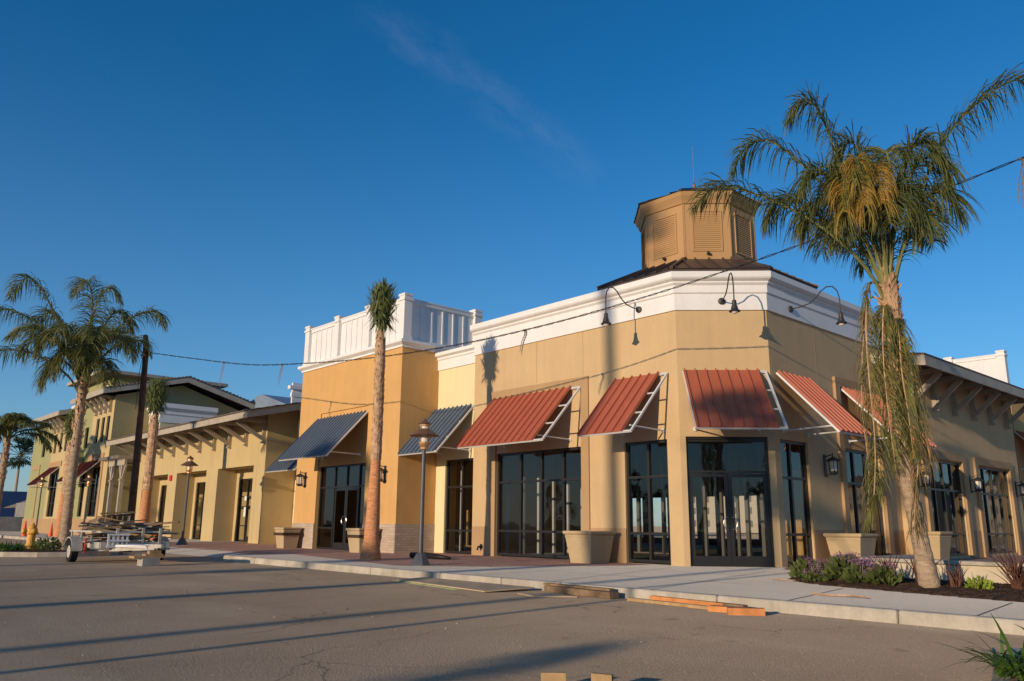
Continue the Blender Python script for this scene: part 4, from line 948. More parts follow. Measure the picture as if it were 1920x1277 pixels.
for f_ in ([(-.02,.1,.1),(-.30,.15,.25),(-.42,-.6,.3),(-.45,-1.5,.32),(-.45,-2.6,.3),(-.55,-3.5,.3),(-.70,-4.0,.3)],
           [(0,-.3,.12),(-.10,-.35,.3),(-.18,-1.2,.34),(-.18,-2.2,.36),(-.15,-3.1,.36)],
           [(0,-.5,.12),(.12,-.6,.28),(.10,-1.4,.3),(.14,-2.2,.3),(.15,-2.9,.3)]):
    frond(mL, mR, [hubA(H, *p) for p in f_], rng, LL=.56, n=160, start=.12, grav=.65, wdt=.017, rad=.02, taper=True, spread=.8)
mL.build('hanging_frond', mat('palm_leaf_old', (.26,.22,.06), .65, .3, var2=(.10,.12,.04), vscale=3, transl=.3), pr, recalc=False)
mR.build('petiole', bootm, pr, recalc=False)
mL, mR = MB(), MB()
for f_ in ([(-.05,-.2,.1),(-.32,-.1,.2),(-.52,-1.0,.2),(-.62,-2.0,.15),(-.60,-3.0,.1),(-.70,-3.9,.1)], [(.05,-2.3,.1),(.2,-2.4,.2),(.22,-2.9,.2),(.12,-3.5,.2),(.05,-4.0,.2)], [(.05,-.8,.1),(.2,-.9,.25),(.28,-1.7,.25),(.36,-2.4,.25),(.42,-3.0,.2)]):
    mL, mR = MB(), MB(); frond(mL, mR, [hubA(H, *p) for p in f_], rng, LL=.42, n=75, start=.2, grav=1.0, wdt=.014, rad=.02, taper=False, spread=.45); mL.build('dead_frond', leafd, pr, recalc=False); mR.build('petiole', bootm, pr, recalc=False)

# generic queen palm
def queen_palm(x, y, z0, h, label, seed, lean=(0,0), r_=.2, scale=1.0, nf=13, group=None, fr_list=None, lw=.05, LL=.8, trunk_m=None):
    rng = random.Random(seed); o = thing('queen_palm', label, 'palm tree', (x,y,z0), group)
    base = Vector((x,y,z0)); top = Vector((x+lean[0], y+lean[1], z0+h))
    A = cat([base-Vector((0,0,.1)), base.lerp(top,.33)+Vector((rng.uniform(-.12,.12),0,0)), base.lerp(top,.7), top], 30)
    def axf(t): k = t*30; j = min(int(k), 29); return A[j].lerp(A[j+1], k-j)
    rf_ = lambda t: r_*(1.25-.25*min(t/.1,1)) if t < .1 else r_*(1-.25*t)
    m_ = MB(); m_.tube([axf(i/60) for i in range(61)], [rf_(i/60)*(1+.06*(i%3==0)) for i in range(61)], 10); m_.build('trunk', trunk_m or trunkm, o, smooth=True)
    m_ = MB(); boots(m_, axf, rf_, .55, 1.0, 110, rng, .2*scale, .45); m_.build('leaf_base', bootm, o, recalc=False)
    mL, mR = MB(), MB()
    if fr_list is None:
        fr_list = []
        for i in range(nf):
            a = i*2.4+rng.uniform(-.3,.3); el = rng.uniform(.5, 1.35) if i > 2 else 1.45; L_ = rng.uniform(2.6,3.4)*scale; dx, dy = math.cos(a), math.sin(a)
            q = Vector((0,0,0)); P = [(0,0,0)]; e = el
            for s_ in range(5):
                q = q+Vector((dx*math.cos(e), dy*math.cos(e), math.sin(e)))*L_/5; P.append(tuple(q)); e -= rng.uniform(.32,.5)
            fr_list.append([('w',)+p for p in P])
        conv = lambda p: top+Vector(p[1:])
    else: conv = lambda p: hub(top, *[c*scale for c in p])
    for f_ in fr_list: frond(mL, mR, [conv(p) for p in f_], rng, LL=LL*scale, n=110, start=.2, grav=.6, wdt=lw*.62, rad=.05*scale)
    mL.build('crown', leafm, o, recalc=False); mR.build('petiole', petm, o, recalc=False); return o
LF = [[(0,-.2,0),(-.5,1.3,.2),(-1.3,2.6,.4),(-1.9,3.6,.5),(-2.5,4.1,.5),(-2.9,3.8,.5),(-3.1,3.2,.5)],
      [(0,-.2,0),(-.6,.9,.4),(-1.6,2.0,.7),(-2.7,2.6,.8),(-3.6,2.6,.8),(-4.2,2.1,.8)],
      [(0,-.8,0),(-.5,.05,.2),(-1.5,.75,.3),(-2.6,1.1,.3),(-3.7,1.0,.3),(-4.5,.5,.2)],
      [(0,-.2,0),(-.1,1.3,-.3),(-.3,2.7,-.6),(-.2,3.7,-.8),(.1,4.1,-1.0),(.5,3.6,-1.2)],
      [(0,-.2,0),(.1,1.3,.4),(.3,2.7,.6),(.3,3.5,.9),(.2,3.7,1.2),(.0,3.1,1.5)],
      [(0,-.2,0),(.5,1.0,.2),(1.1,1.9,.3),(1.8,2.5,.3),(2.35,2.75,.2),(2.8,2.7,.2),(3.05,2.2,.2)],
      [(0,-.2,0),(.3,.9,.6),(.8,1.6,1.2),(1.2,1.7,1.8),(1.5,1.2,2.2)],
      [(0,-.2,0),(.3,1.0,-.6),(.8,1.8,-1.2),(1.2,2.0,-1.8),(1.5,1.5,-2.2)],
      [(0,-.2,0),(-.4,.9,.7),(-1.0,1.6,1.3),(-1.5,1.7,1.8),(-1.9,1.2,2.2)],
      [(0,-.2,0),(-.4,1.0,-.7),(-1.0,1.9,-1.3),(-1.5,2.1,-1.8),(-1.9,1.6,-2.2)],
      [(0,-.2,0),(0,1.0,.6),(-.1,1.8,1.2),(-.2,1.7,1.8),(-.3,1.0,2.1)],
      [(0,-.2,0),(.05,1.2,-.6),(.1,2.2,-1.3),(.2,2.4,-1.9),(.2,1.8,-2.4)],
      [(0,-.2,0),(-.5,1.2,0),(-1.1,2.2,0),(-1.6,2.7,.1),(-2.1,2.5,.1),(-2.4,1.8,.1)],
      [(0,-.2,0),(.3,1.3,0),(.6,2.3,0),(1.0,2.8,.1),(1.4,2.6,.1),(1.7,2.0,.1)],
      [(0,-.2,0),(-.4,.8,.2),(-1.0,1.5,.3),(-1.6,1.7,.4),(-2.1,1.4,.4),(-2.4,.8,.4)],[(0,-.2,0),(.4,.8,.2),(.9,1.5,.3),(1.4,1.7,.3),(1.8,1.4,.3),(2.0,.8,.3)],[(0,-.2,0),(-.2,.8,.3),(-.5,1.6,.6),(-.9,1.8,.8),(-1.2,1.4,1.0),(-1.4,.8,1.1)],[(0,-.4,0),(-.5,.5,.2),(-1.0,.7,.3),(-1.3,.3,.4),(-1.4,-.5,.5)],[(0,-.4,0),(.4,.5,.2),(.8,.7,.3),(1.1,.4,.4),(1.25,-.3,.5)],[(0,-.4,0),(-.2,.7,.3),(-.4,1.0,.6),(-.6,.7,.8),(-.7,-.1,.9)],[(0,-.4,0),(.15,.7,.3),(.35,1.0,.6),(.5,.7,.8),(.55,0,.9)],[(0,-.2,0),(.1,.8,.3),(.3,1.5,.7),(.5,1.6,1.0),(.7,1.2,1.3),(.8,.6,1.4)]]
queen_palm(-19.95, -9.3, 0, 6.15, 'big queen palm growing in the kerbed island beside the yellow hydrant', 3, lean=(-.2,0), r_=.185, fr_list=LF, scale=.93, lw=.045, LL=1.1)
queen_palm(-48.6, -6.3, -.1, 6.2, 'queen palm cut by the left edge of the photo in front of the olive building', 8, lean=(.2,0), r_=.22, lw=.08, nf=14, scale=1.1)
queen_palm(2.6, 26.0, 0, 3.0, 'palm whose fronds show past the right end of the rear wing roof', 12, lean=(0,0), r_=.2, lw=.05, nf=13, scale=.8)

# fan palms with tied crowns
def tied_palm(x, y, z0, h, hc, label, seed, group, r0=.30, r1=.16, bark=redbark, lean=(0,0), shag=.42, cw=.36, red=.42):
    """h: bark top, hc: crown centre above ground"""
    rng = random.Random(seed); o = thing('fan_palm', label, 'palm tree', (x,y,z0), group)
    base = Vector((x,y,z0)); top = Vector((x+lean[0], y+lean[1], z0+h)); axf = lambda t: base.lerp(top, t)+Vector((.06*math.sin(t*3.1),0,0))
    def rf_(t): return r0+(r0*.72-r0)*min(t/.08,1)+(r1-r0*.72)*max(0,(t-.08)/.35 if t < .43 else 1)
    m_ = MB(); nb = 110; m_.tube([axf(i/nb*red*1.02) for i in range(nb+1)], [rf_(i/nb*red)*(1+.035*(i%3==0)) for i in range(nb+1)], 16); m_.build('trunk', bark, o, smooth=True)
    m_ = MB(); m_.tube([axf(red+(1-red)*i/40) for i in range(41)], [rf_(red)*(1.06+.10*rng.random()) if i < 36 else r1*(1-.08*(i-35)) for i in range(41)], 12)
    boots(m_, axf, lambda t: rf_(t)*1.05, red, .97, 420, rng, .13, .28); m_.build('leaf_base', bootm, o, recalc=False)
    m_ = MB()
    for i in range(16):
        a = i*2.4; rr = r1*.45; p0 = top+Vector((rr*math.cos(a), rr*math.sin(a), -.1)); p1 = top+Vector((rr*.9*math.cos(a), rr*.9*math.sin(a), (hc-h)*.8))
        m_.tube([p0, p0.lerp(p1,.5), p1], [.03,.025,.02], 5, cap=False)
    m_.build('petiole', petm, o, recalc=False)
    m_ = MB(); C = Vector((top.x, top.y, z0+hc)); hh = cw*1.45
    for i in range(900):     # tied, clipped fans: narrow blades packed in an upright ball
        a = rng.uniform(0,6.283); v = rng.uniform(-1,1); rr = cw*math.sqrt(max(.03,1-v*v*.8))*rng.uniform(.35,1)
        p = C+Vector((rr*math.cos(a)*.9, rr*math.sin(a)*.9, v*hh*.8)); nv = Vector((math.cos(a), math.sin(a), 0)); tv = Vector((-math.sin(a), math.cos(a), 0))
        d = (Vector((0,0,1))*(1 if rng.random() < .7 else -.7)+nv*rng.uniform(-.2,.75)+tv*rng.uniform(-.5,.5)).normalized(); L_ = rng.uniform(.18,.46)*cw/.36; w_ = rng.uniform(.010,.022)*cw/.36
        sd = d.cross(nv).normalized()*w_; m_.add([p-sd*.5, p+sd*.5, p+d*L_*.7+sd, p+d*L_, p+d*L_*.7-sd], [(0,1,2,3,4)])
    for i in range(60):      # ragged skirt
        a = rng.uniform(0,6.283); p = C+Vector((math.cos(a)*cw*.6, math.sin(a)*cw*.6, -hh*.6)); d = Vector((math.cos(a)*.25, math.sin(a)*.25, -1)).normalized(); sd = Vector((-math.sin(a), math.cos(a),0))*.02
        L_ = rng.uniform(.2,.55); m_.add([p-sd, p+sd, p+d*L_], [(0,1,2)])
    m_.build('crown', mat('fan_leaf', (.19,.21,.055), .5, .4, var2=(.06,.085,.025), vscale=7, transl=.2), o, recalc=False)
    return o
GT = 'young fan palms with tied-up crowns'
tied_palm(-7.04, -4.8, 0, 6.55, 7.25, 'slim fan palm with red-brown trunk in front of the orange block, crown tied up', 5, GT, r0=.30, r1=.13, cw=.40)
tied_palm(-28.3, -3.9, 0, 6.1, 6.95, 'fan palm with tied crown in front of the cream parapet block', 6, GT, r0=.36, r1=.2, cw=.5, red=.4)
tied_palm(-43.9, -3.6, -.05, 6.0, 6.9, 'fan palm half hidden behind the leaning queen palm trunk', 7, GT, r0=.42, r1=.26, cw=.55, red=.45)
# distant fan palm
def fan_palm_far(x, y, h, label, seed, r_=.2, s_=1.0, cat_m=treeg):
    rng = random.Random(seed); o = thing('tall_fan_palm', label, 'palm tree', (x,y,0)); m_ = MB(); m_.tube([(x,y,0),(x+.1,y,h*.5),(x,y,h)], [r_*1.3,r_,r_*.8], 8); m_.build('trunk', trunkm, o)
    m_ = MB(); top = Vector((x,y,h))
    for i in range(34):
        a = rng.uniform(0,6.283); e = rng.uniform(-.9,1.4); d = Vector((math.cos(a)*math.cos(e), math.sin(a)*math.cos(e), math.sin(e))); c = top+d*rng.uniform(.7,1.1)*s_
        m_.tube([top, c], .025*s_, 4, cap=False); sd = d.cross(Vector((0,0,1))).normalized(); up_ = sd.cross(d)
        for k in range(11):
            b = (k-5)/5*1.25; dd = (d*math.cos(b)+sd*math.sin(b)+up_*rng.uniform(-.15,.15)).normalized(); e_ = c+dd*.85*s_*rng.uniform(.85,1.1)+Vector((0,0,-.12*s_)); q = dd.cross(up_).normalized()*.06*s_
            m_.add([c, c+dd*.5*s_+q, e_, c+dd*.5*s_-q], [(0,1,2,3)])
    for i in range(30):
        a = rng.uniform(0,6.283); p = top+Vector((math.cos(a)*.25*s_, math.sin(a)*.25*s_, 0)); m_.add([p, p+Vector((.1,.05,-.9*s_)), p+Vector((-.05,.1,-1.1*s_))], [(0,1,2)])
    m_.build('crown', cat_m, o, recalc=False); return o
fan_palm_far(-134.5, 11.5, 11.0, 'distant slender fan palm against the sky at the far left', 3, s_=1.9)

# ------------------------------------------------------------------ timber pole, overhead cable
o = thing('timber_pole', 'dark leaning timber utility pole with bent top and cable, left of the arcade', 'pole', (-20.33,-7.0,-.15))
m_ = MB(); m_.tube([(-20.33,-7.0,-.3),(-20.45,-7,3),(-20.66,-7,6),(-20.78,-7,7.6),(-20.86,-7,8.0)], [.15,.135,.12,.105,.095], 12); m_.build('pole', poletim, o, smooth=True)
m_ = MB(); m_.tube([(-20.83,-7,7.92),(-21.0,-6.98,8.12),(-21.22,-6.95,8.36)], [.10,.105,.10], 10); m_.tube([(-20.7,-7.16,7.45),(-20.56,-7.22,7.45)], .03, 6); m_.build('pole_top', poletim, o)
m_ = MB(); m_.tube(cat([(-20.75,-7.1,7.55),(-21.3,-7.0,6.9),(-21.6,-6.9,6.1),(-21.6,-6.9,5.4)], 14), .012, 5); m_.build('guy_wire', darkp, o)
cp_ = [(-20.74,-7.05,7.62),(-17.4,-6.34,6.97),(-13.19,-5.97,6.20),(-10.2,-5.45,5.90),(-7.92,-4.88,5.79),(-5.75,-4.25,5.80),(-3.58,-3.80,5.85),(-1.38,-3.40,5.97),(.51,-3.0,6.17),(2.33,-2.52,6.45),(4.8,-1.85,6.93),(7.2,-1.25,7.48),(10.5,-.35,8.35),(14,.5,9.4)]
C = cat(cp_, 220)
def c_off(i, ph): t_ = (C[min(i+1,220)]-C[max(i-1,0)]).normalized(); a = i*1.1+ph; s1 = t_.cross(Vector((0,0,1))).normalized(); s2 = s1.cross(t_); return C[i]+(s1*math.cos(a)+s2*math.sin(a))*.016
m_ = MB()
for ph in (0, 3.1416): m_.tube([c_off(i, ph) for i in range(221)], .0095, 5)
o = m_.build('overhead_cable', darkp, smooth=True); tag(o, 'twisted black overhead cable sagging across the whole shop row from the timber pole', 'cable')
def streamer(px_i, drop, label, sw=.1):
    p = C[px_i]; m_ = MB(); pts = cat([p+Vector((0,0,.02)), p+Vector((.03,0,-.1)), p+Vector((-sw*.5,0,-drop*.5)), p+Vector((-sw,0,-drop))], 10)
    rr = random.Random(px_i)
    for k in range(10):
        a, b = pts[k], pts[k+1]; w_ = Vector((.012,.008,0))*(1.4-.1*k); m_.add([a-w_, a+w_, b+w_*.95, b-w_*.95], [(0,1,2,3)])
        m_.add([a-w_+Vector((.03,.02,0)), a+w_+Vector((.03,.02,0)), b+w_+Vector((.05,.02,-.01*k)), b-w_*.9+Vector((.05,.02,-.01*k))], [(0,1,2,3)])
    m_.tube([p+Vector((-.03,0,.0)), p+Vector((.03,0,0))], .03, 6); o = m_.build('tape_streamer', cloth, recalc=False); tag(o, label, 'streamer', 'tape streamers tied to the overhead cable')
streamer(26, .78, 'frayed tape streamer hanging from the cable against the sky, left of the orange block', .2)
streamer(43, .62, 'short tape streamer on the cable in front of the orange wall', .14)
streamer(112, .55, 'tape streamer on the cable where cream and tan walls meet', .16)
streamer(194, .85, 'tape streamer at the top right hanging from the cable against the sky', .12)
# ------------------------------------------------------------------ utility pole off to the right that carries the cable, tall palms and trees across the street behind the viewer
o = thing('utility_pole', 'timber pole beyond the right edge that carries the cable', 'pole', (14.1,.6,0)); m_ = MB(); m_.tube([(14.1,.6,-.1),(14.1,.6,9.9)], [.17,.12], 10); m_.build('pole', poletim, o)
def behind(x, y, h, seed, r_=.2, s_=1.0, lab=''): return fan_palm_far(x, y, h, lab, seed, r_, s_)
sa, ca = math.sin(SUN_AZ), math.cos(SUN_AZ)
def src(wc, y): return (wc - y*sa)/ca
behind(src(-2.35,-58), -58, 19.5, 41, .22, 1.2, 'tall fan palm across the street, its trunk shadow falling on the tan wall')
behind(src(1.7,-50), -50, 11.7, 42, .13, 1.15, 'fan palm across the street that shades the entrance awning')
behind(src(-7.6,-55), -55, 8.4, 43, .13, .6, 'fan palm across the street casting a shadow over the left of the road')
behind(src(5.6,-40), -40, 4.6, 44, .09, .28, 'short fan palm across the street casting a shadow near the wood blocks')
behind(src(-13.5,-60), -60, 12.5, 45, .2, 1.1, 'far fan palm across the street')
behind(-33, -46, 9.5, 46, .2, 1.2, 'fan palm across the street reflected in the shop windows')
m_ = MB(); X_ = src(3.0,-30); m_.tube([(X_,-30,-.15),(X_,-30,6.2)], [.07,.05], 8); m_.tube(cat([(X_,-30,6.2),(X_-.3,-30,6.7),(X_-1.4,-30,6.9)], 8), .035, 6); m_.box((X_-1.9,-30.1,6.82),(X_-1.35,-29.9,6.95))
o = m_.build('road_light', polem); tag(o, 'slim curved road light behind the viewer casting the thin shadow on the walk', 'street lamp')
def leafy_tree(x, y, h, seed, label, m_leaf=treeg, cone=False, n=1500, wd=.33, nm='street_tree', lf=.22):
    rng = random.Random(seed); o = thing(nm, label, 'tree', (x,y,0), 'trees across the street'); m_ = MB(); m_.tube([(x,y,-.1),(x+.1,y,h*.3),(x,y+.1,h*.75)], [.2,.15,.05], 8)
    cl = []
    for i in range(14):
        t = rng.uniform(.25,1); a = rng.uniform(0,6.283); rr = (h*wd*(1.1-t) if cone else h*wd*math.sin(math.pi*(t*.8+.1)))*rng.uniform(.2,1); c = Vector((x+rr*math.cos(a), y+rr*math.sin(a), h*t*.95)); cl.append((c, h*.13*rng.uniform(.6,1.2))); m_.tube([(x,y,c.z*.7), c], [.06,.02], 4, cap=False)
    m_.build('trunk', trunkm, o); m_ = MB()
    for i in range(n):
        c, r_ = rng.choice(cl); d = Vector((rng.gauss(0,1), rng.gauss(0,1), rng.gauss(0,.8))).normalized()*r_*rng.random()**.4; p = c+d; a = Vector((rng.uniform(-1,1),rng.uniform(-1,1),rng.uniform(-1,1))).normalized(); b = a.cross(d).normalized(); s_ = rng.uniform(.5,1)*lf
        m_.add([p-a*s_, p+b*s_*.6, p+a*s_, p-b*s_*.6], [(0,1,2,3)])
    m_.build('crown', m_leaf, o, recalc=False)
for i, (x, y, h, c) in enumerate([(-14,-64,7.5,0),(-22,-66,8.6,1),(-27.5,-61,6.4,0),(-38,-64,8.2,1),(-46,-62,7,0),(-55,-66,8,0),(-64,-60,7,0),(-5,-68,6.5,0),(30,-55,7,0),(42,-20,7.5,0),(48,5,7,0),(40,25,7.5,0),(33,45,7,0)]):
    leafy_tree(x, y, h, 60+i, ['broad dark tree','dark conifer'][c]+' across the street, number %d from the east' % (i+1) if False else ['broad dark tree across the street behind the viewer','dark conifer across the street behind the viewer'][c], cone=bool(c))

# ------------------------------------------------------------------ left island
isl = [(-27.5,-8.4),(-17.6,-8.4),(-16.9,-9.0),(-16.7,-9.8),(-16.9,-10.8),(-17.6,-11.6),(-19,-12.1),(-27.5,-12.4)]
def inset(P, d):
    out_ = []; n = len(P)
    for i in range(n):
        p = Vector(P[i]); a = (p-Vector(P[i-1])).normalized(); b = (Vector(P[(i+1)%n])-p).normalized(); na = Vector((a.y,-a.x)); nb = Vector((b.y,-b.x)); m_ = (na+nb).normalized(); m_ /= max(.3, m_.dot(na)); out_.append((p.x+m_.x*d, p.y+m_.y*d))
    return out_
def kerb_ring(P, name='kerb', d=.15, z0=-.3, z1=.0):
    Q = inset(P, d); n = len(P); g = MB()
    for i in range(n):
        a, b, c, e = P[i], P[(i+1)%n], Q[(i+1)%n], Q[i]; g.hexa([(*a,z0),(*b,z0),(*c,z0),(*e,z0),(*a,z1),(*b,z1),(*c,z1),(*e,z1)])
    struct(name, g, concr); return Q
Q = kerb_ring(isl); g = MB(); g.prism(Q if True else isl, -.25, -.03); tag(g.build('island_mulch', mulch), 'dark soil and mulch filling the kerbed island by the hydrant', 'mulch', kind='stuff')
isr = [(11.0,-13.5),(10.85,-12),(10.65,-11.0),(10.32,-9.9),(10.25,-9.3),(10.6,-8.95),(11.4,-8.7),(14,-8.6),(14,-13.5)][::-1]
Q = kerb_ring(isr, z1=-.01); g = MB(); g.prism(Q, -.25, -.02)
for _ in range(700):
    x_, y_ = rm.uniform(9.9,13.5), rm.uniform(-13.4,-8.6); 
    if not inpoly(x_, y_, Q): continue
    a = rm.uniform(0,6.3); l = rm.uniform(.02,.05); c_, s_ = math.cos(a), math.sin(a); g.add([(x_-c_*l,y_-s_*l,-.01),(x_-s_*.01,y_+c_*.01,.005),(x_+c_*l,y_+s_*l,.0),(x_+s_*.01,y_-c_*.01,-.01)], [(0,1,2,3)])
tag(g.build('island_mulch', mulch, recalc=False), 'dark mulch of the kerbed island in the bottom right corner', 'mulch', kind='stuff')

# ------------------------------------------------------------------ plants
def blades(mb, c, n, L, wd, rng, lean=.5, curl=.5, spread=.08, zmin=.3):
    for i in range(n):
        a = rng.uniform(0,6.283); p = Vector(c)+Vector((rng.uniform(-spread,spread), rng.uniform(-spread,spread), 0)); l = L*rng.uniform(.55,1.1); k = rng.uniform(.1,1)*lean
        d = Vector((math.cos(a)*k, math.sin(a)*k, 1)).normalized(); sd = Vector((-math.sin(a), math.cos(a), 0)); o = len(mb.v); ns = 6; cu = curl*rng.uniform(.2,1.2)
        for s_ in range(ns+1):
            w_ = wd*(1-.9*(s_/ns)**2)*.5; mb.v += [p-sd*w_, p+sd*w_+Vector((0,0,w_*.5))]
            if s_ < ns: mb.f.append((o+2*s_,o+2*s_+1,o+2*s_+3,o+2*s_+2)); mb.m.append(0)
            p = p+d*l/ns; d = (d+Vector((math.cos(a)*cu*.25, math.sin(a)*cu*.25, -cu*.30))).normalized()
def strap(x, y, z, n, L, wd, label, seed, m_=flax, lean=.5, curl=.4, name='flax_plant', grp='bronze flax plants in the corner bed', cat_='plant', spread=.07):
    rng = random.Random(seed); b_ = MB(); blades(b_, (x,y,z), n, L, wd, rng, lean, curl, spread); o = b_.build(name, m_, recalc=False); tag(o, label, cat_, grp); return o
strap(6.95,-3.05,.05,55,.62,.035,'bronze flax growing against the left of the tall palm trunk',1)
strap(7.55,-3.25,.05,30,.5,.032,'bronze flax peeking out right of the tall palm trunk',2)
strap(6.2,-2.6,.06,45,.62,.03,'bronze flax between the purple flowers and the palm trunk',3)
strap(8.35,-2.95,.05,70,.80,.035,'large bronze flax in front of the garden wall at the right edge',4, lean=.75)
strap(5.6,-2.2,.06,30,.5,.025,'dark spiky flax behind the purple flowers',5)
def bush(x, y, z, r_, h, n, label, seed, m_=shrubg, name='shrub', cat_='shrub', grp=None, flowers=0, lf=.05, fm=purp):
    rng = random.Random(seed); o = thing(name, label, cat_, (x,y,z), grp); b_ = MB()
    for i in range(n):
        a = rng.uniform(0,6.283); rr = r_*math.sqrt(rng.random()); zz = h*rng.random()*(1-(rr/r_)**2*.6); p = Vector((x+rr*math.cos(a), y+rr*math.sin(a), z+zz)); d = Vector((math.cos(a)*rng.uniform(.2,1), math.sin(a)*rng.uniform(.2,1), rng.uniform(.3,1.1))).normalized(); sd = d.cross(Vector((rng.uniform(-1,1),rng.uniform(-1,1),.3))).normalized(); l = lf*rng.uniform(.7,1.6)
        b_.add([p, p+d*l*.5+sd*l*.28, p+d*l, p+d*l*.5-sd*l*.28], [(0,1,2,3)])
    b_.build('leaves', m_, o, recalc=False)
    if flowers:
        b_ = MB()
        for i in range(flowers):
            a = rng.uniform(0,6.283); rr = r_*rng.uniform(.1,1.0); c = Vector((x+rr*math.cos(a), y+rr*math.sin(a), z+h*rng.uniform(.75,1.35))); b_.tube([(c.x,c.y,z+h*.3), c], .004, 4, cap=False)
            for k in range(60):
                dd = Vector((rng.gauss(0,1), rng.gauss(0,1), rng.gauss(0,.45))).normalized()*.10*rng.random()**.5; p = c+dd; s_ = rng.uniform(.008,.018); u_ = Vector((rng.uniform(-1,1),rng.uniform(-1,1),rng.uniform(-1,1))).normalized(); v_ = u_.cross(Vector((.3,.2,1))).normalized(); b_.add([p-u_*s_, p+v_*s_, p+u_*s_, p-v_*s_], [(0,1,2,3)])
        b_.build('flower_head', fm, o, recalc=False)
    return o
GF = 'purple statice clumps in the corner bed'
bush(4.62,-2.45,.03,.26,.32,300,'leafy green statice clump with one flower at the left tip of the bed',11,grp=GF,flowers=6,name='statice_plant',cat_='flower',lf=.11)
bush(5.15,-2.65,.04,.25,.28,280,'statice clump with faded flowers second from the left tip of the bed',12,grp=GF,flowers=9,name='statice_plant',cat_='flower',lf=.10)
bush(5.55,-2.9,.06,.30,.40,420,'tallest statice clump with bright purple heads',13,grp=GF,flowers=18,name='statice_plant',cat_='flower',lf=.11)
bush(6.05,-3.2,.06,.28,.30,380,'broad statice clump with dusky flower heads beside the flax',14,grp=GF,flowers=15,name='statice_plant',cat_='flower',lf=.10)
bush(6.45,-3.35,.06,.25,.26,300,'low green statice clump nearest the palm trunk',15,grp=GF,flowers=9,name='statice_plant',cat_='flower',lf=.10)
bush(5.1,-3.1,.03,.18,.18,160,'small drooping purple clump at the edge of the walk',17,grp=GF,flowers=5,name='statice_plant',cat_='flower',lf=.07)
bush(7.95,-3.45,.06,.16,.20,230,'small lime green shrub in the mulch at the right',16,m_=shruby,lf=.06)
strap(10.62,-10.72,-.05,110,.58,.034,'large strap-leaved lily clump at the bottom right corner',21,m_=mat('lily_leaf',(.11,.19,.035),.4,.5,var2=(.06,.12,.02),vscale=4,transl=.25),lean=1.3,curl=.9,name='lily_plant',grp=None,spread=.16)
strap(11.3,-9.9,-.03,40,.5,.03,'second lily clump at the right edge, mostly out of frame',22,m_=MATS['lily_leaf'],lean=1.2,curl=.9,name='lily_plant',grp=None,spread=.12)
GI = 'plants at the island edge'
strap(-20.0,-10.9,-.02,110,.42,.05,'green strap-leaved clump in front of the hydrant',23,m_=MATS['lily_leaf'],lean=1.2,curl=.9,name='lily_plant',grp=GI,spread=.35)
strap(-20.9,-11.3,-.02,90,.4,.05,'green strap-leaved clump left of the hydrant',24,m_=MATS['lily_leaf'],lean=1.2,curl=.9,name='lily_plant',grp=GI,spread=.3)
bush(-19.2,-10.0,-.02,.4,.45,350,'dark green shrub between the hydrant and the palm trunk',25,lf=.09,grp=GI)
bush(-18.8,-9.2,-.02,.35,.35,300,'dusky purple shrub beside the big queen palm base',26,lf=.07,grp=GI,m_=mat('shrub_dusky',(.16,.10,.09),.8,.2,var=.4,vscale=5),flowers=4)
bush(-62,-5.2,-.1,1.0,.5,300,'low green bush at the far left by the block wall',27,lf=.14)

# ------------------------------------------------------------------ hydrant and cones
o = thing('fire_hydrant', 'yellow fire hydrant in the planted island at the left', 'hydrant', (-20.25,-10.3,-.03)); c = (-20.25,-10.3,-.05)
m_ = MB(); m_.lathe([(.19,0),(.19,.06),(.14,.08),(.14,.16),(.17,.17),(.17,.22),(.14,.23),(.135,.55),(.18,.57),(.19,.60),(.17,.72),(.12,.84),(.05,.90),(.05,.94),(.03,.95)], c, 16)
for d in ((1,0),(-1,0),(0,-1)): m_.tube([Vector(c)+Vector((d[0]*.1,d[1]*.1,.66)), Vector(c)+Vector((d[0]*.24,d[1]*.24,.66))], .075, 10)
m_.build('body', hydm, o, smooth=False)
for d in ((1,0),(-1,0),(0,-1)): m_ = MB(); m_.tube([Vector(c)+Vector((d[0]*.24,d[1]*.24,.66)), Vector(c)+Vector((d[0]*.29,d[1]*.29,.66)), Vector(c)+Vector((d[0]*.33,d[1]*.33,.66))], [.09,.09,.03], 8); m_.build('nozzle_cap', hydm, o)
def cone(label):
    o = thing('traffic_cone', label, 'traffic cone', (0,0,0), 'orange traffic cones'); m_ = MB(); m_.lathe([(.17,.03),(.15,.06),(.035,.92),(.03,.95),(.015,.95)], (0,0,0), 14); m_.build('cone', conem, o)
    m_ = MB(); m_.box((-.22,-.22,0),(.22,.22,.035)); m_.build('base', conem, o, bevel=.01); return o
c0 = cone('leftmost orange traffic cone, left of the hydrant'); c0.location = (-46.3,-5.05,-.15); c0.scale = (1.15,)*3
place_copy(c0, (-45.2,-4.9,-.15), .3, 'orange traffic cone overlapping the leftmost one, left of the hydrant')
place_copy(c0, (-46.1,-3.6,-.15), .6, 'orange traffic cone between the hydrant and the big palm trunk')
place_copy(c0, (-48.8,-2.3,0), .1, 'orange traffic cone standing on the far pavement by the leaning palms')
place_copy(c0, (-33.5,-1.5,0), .9, 'single orange traffic cone behind the right end of the loaded trailer')

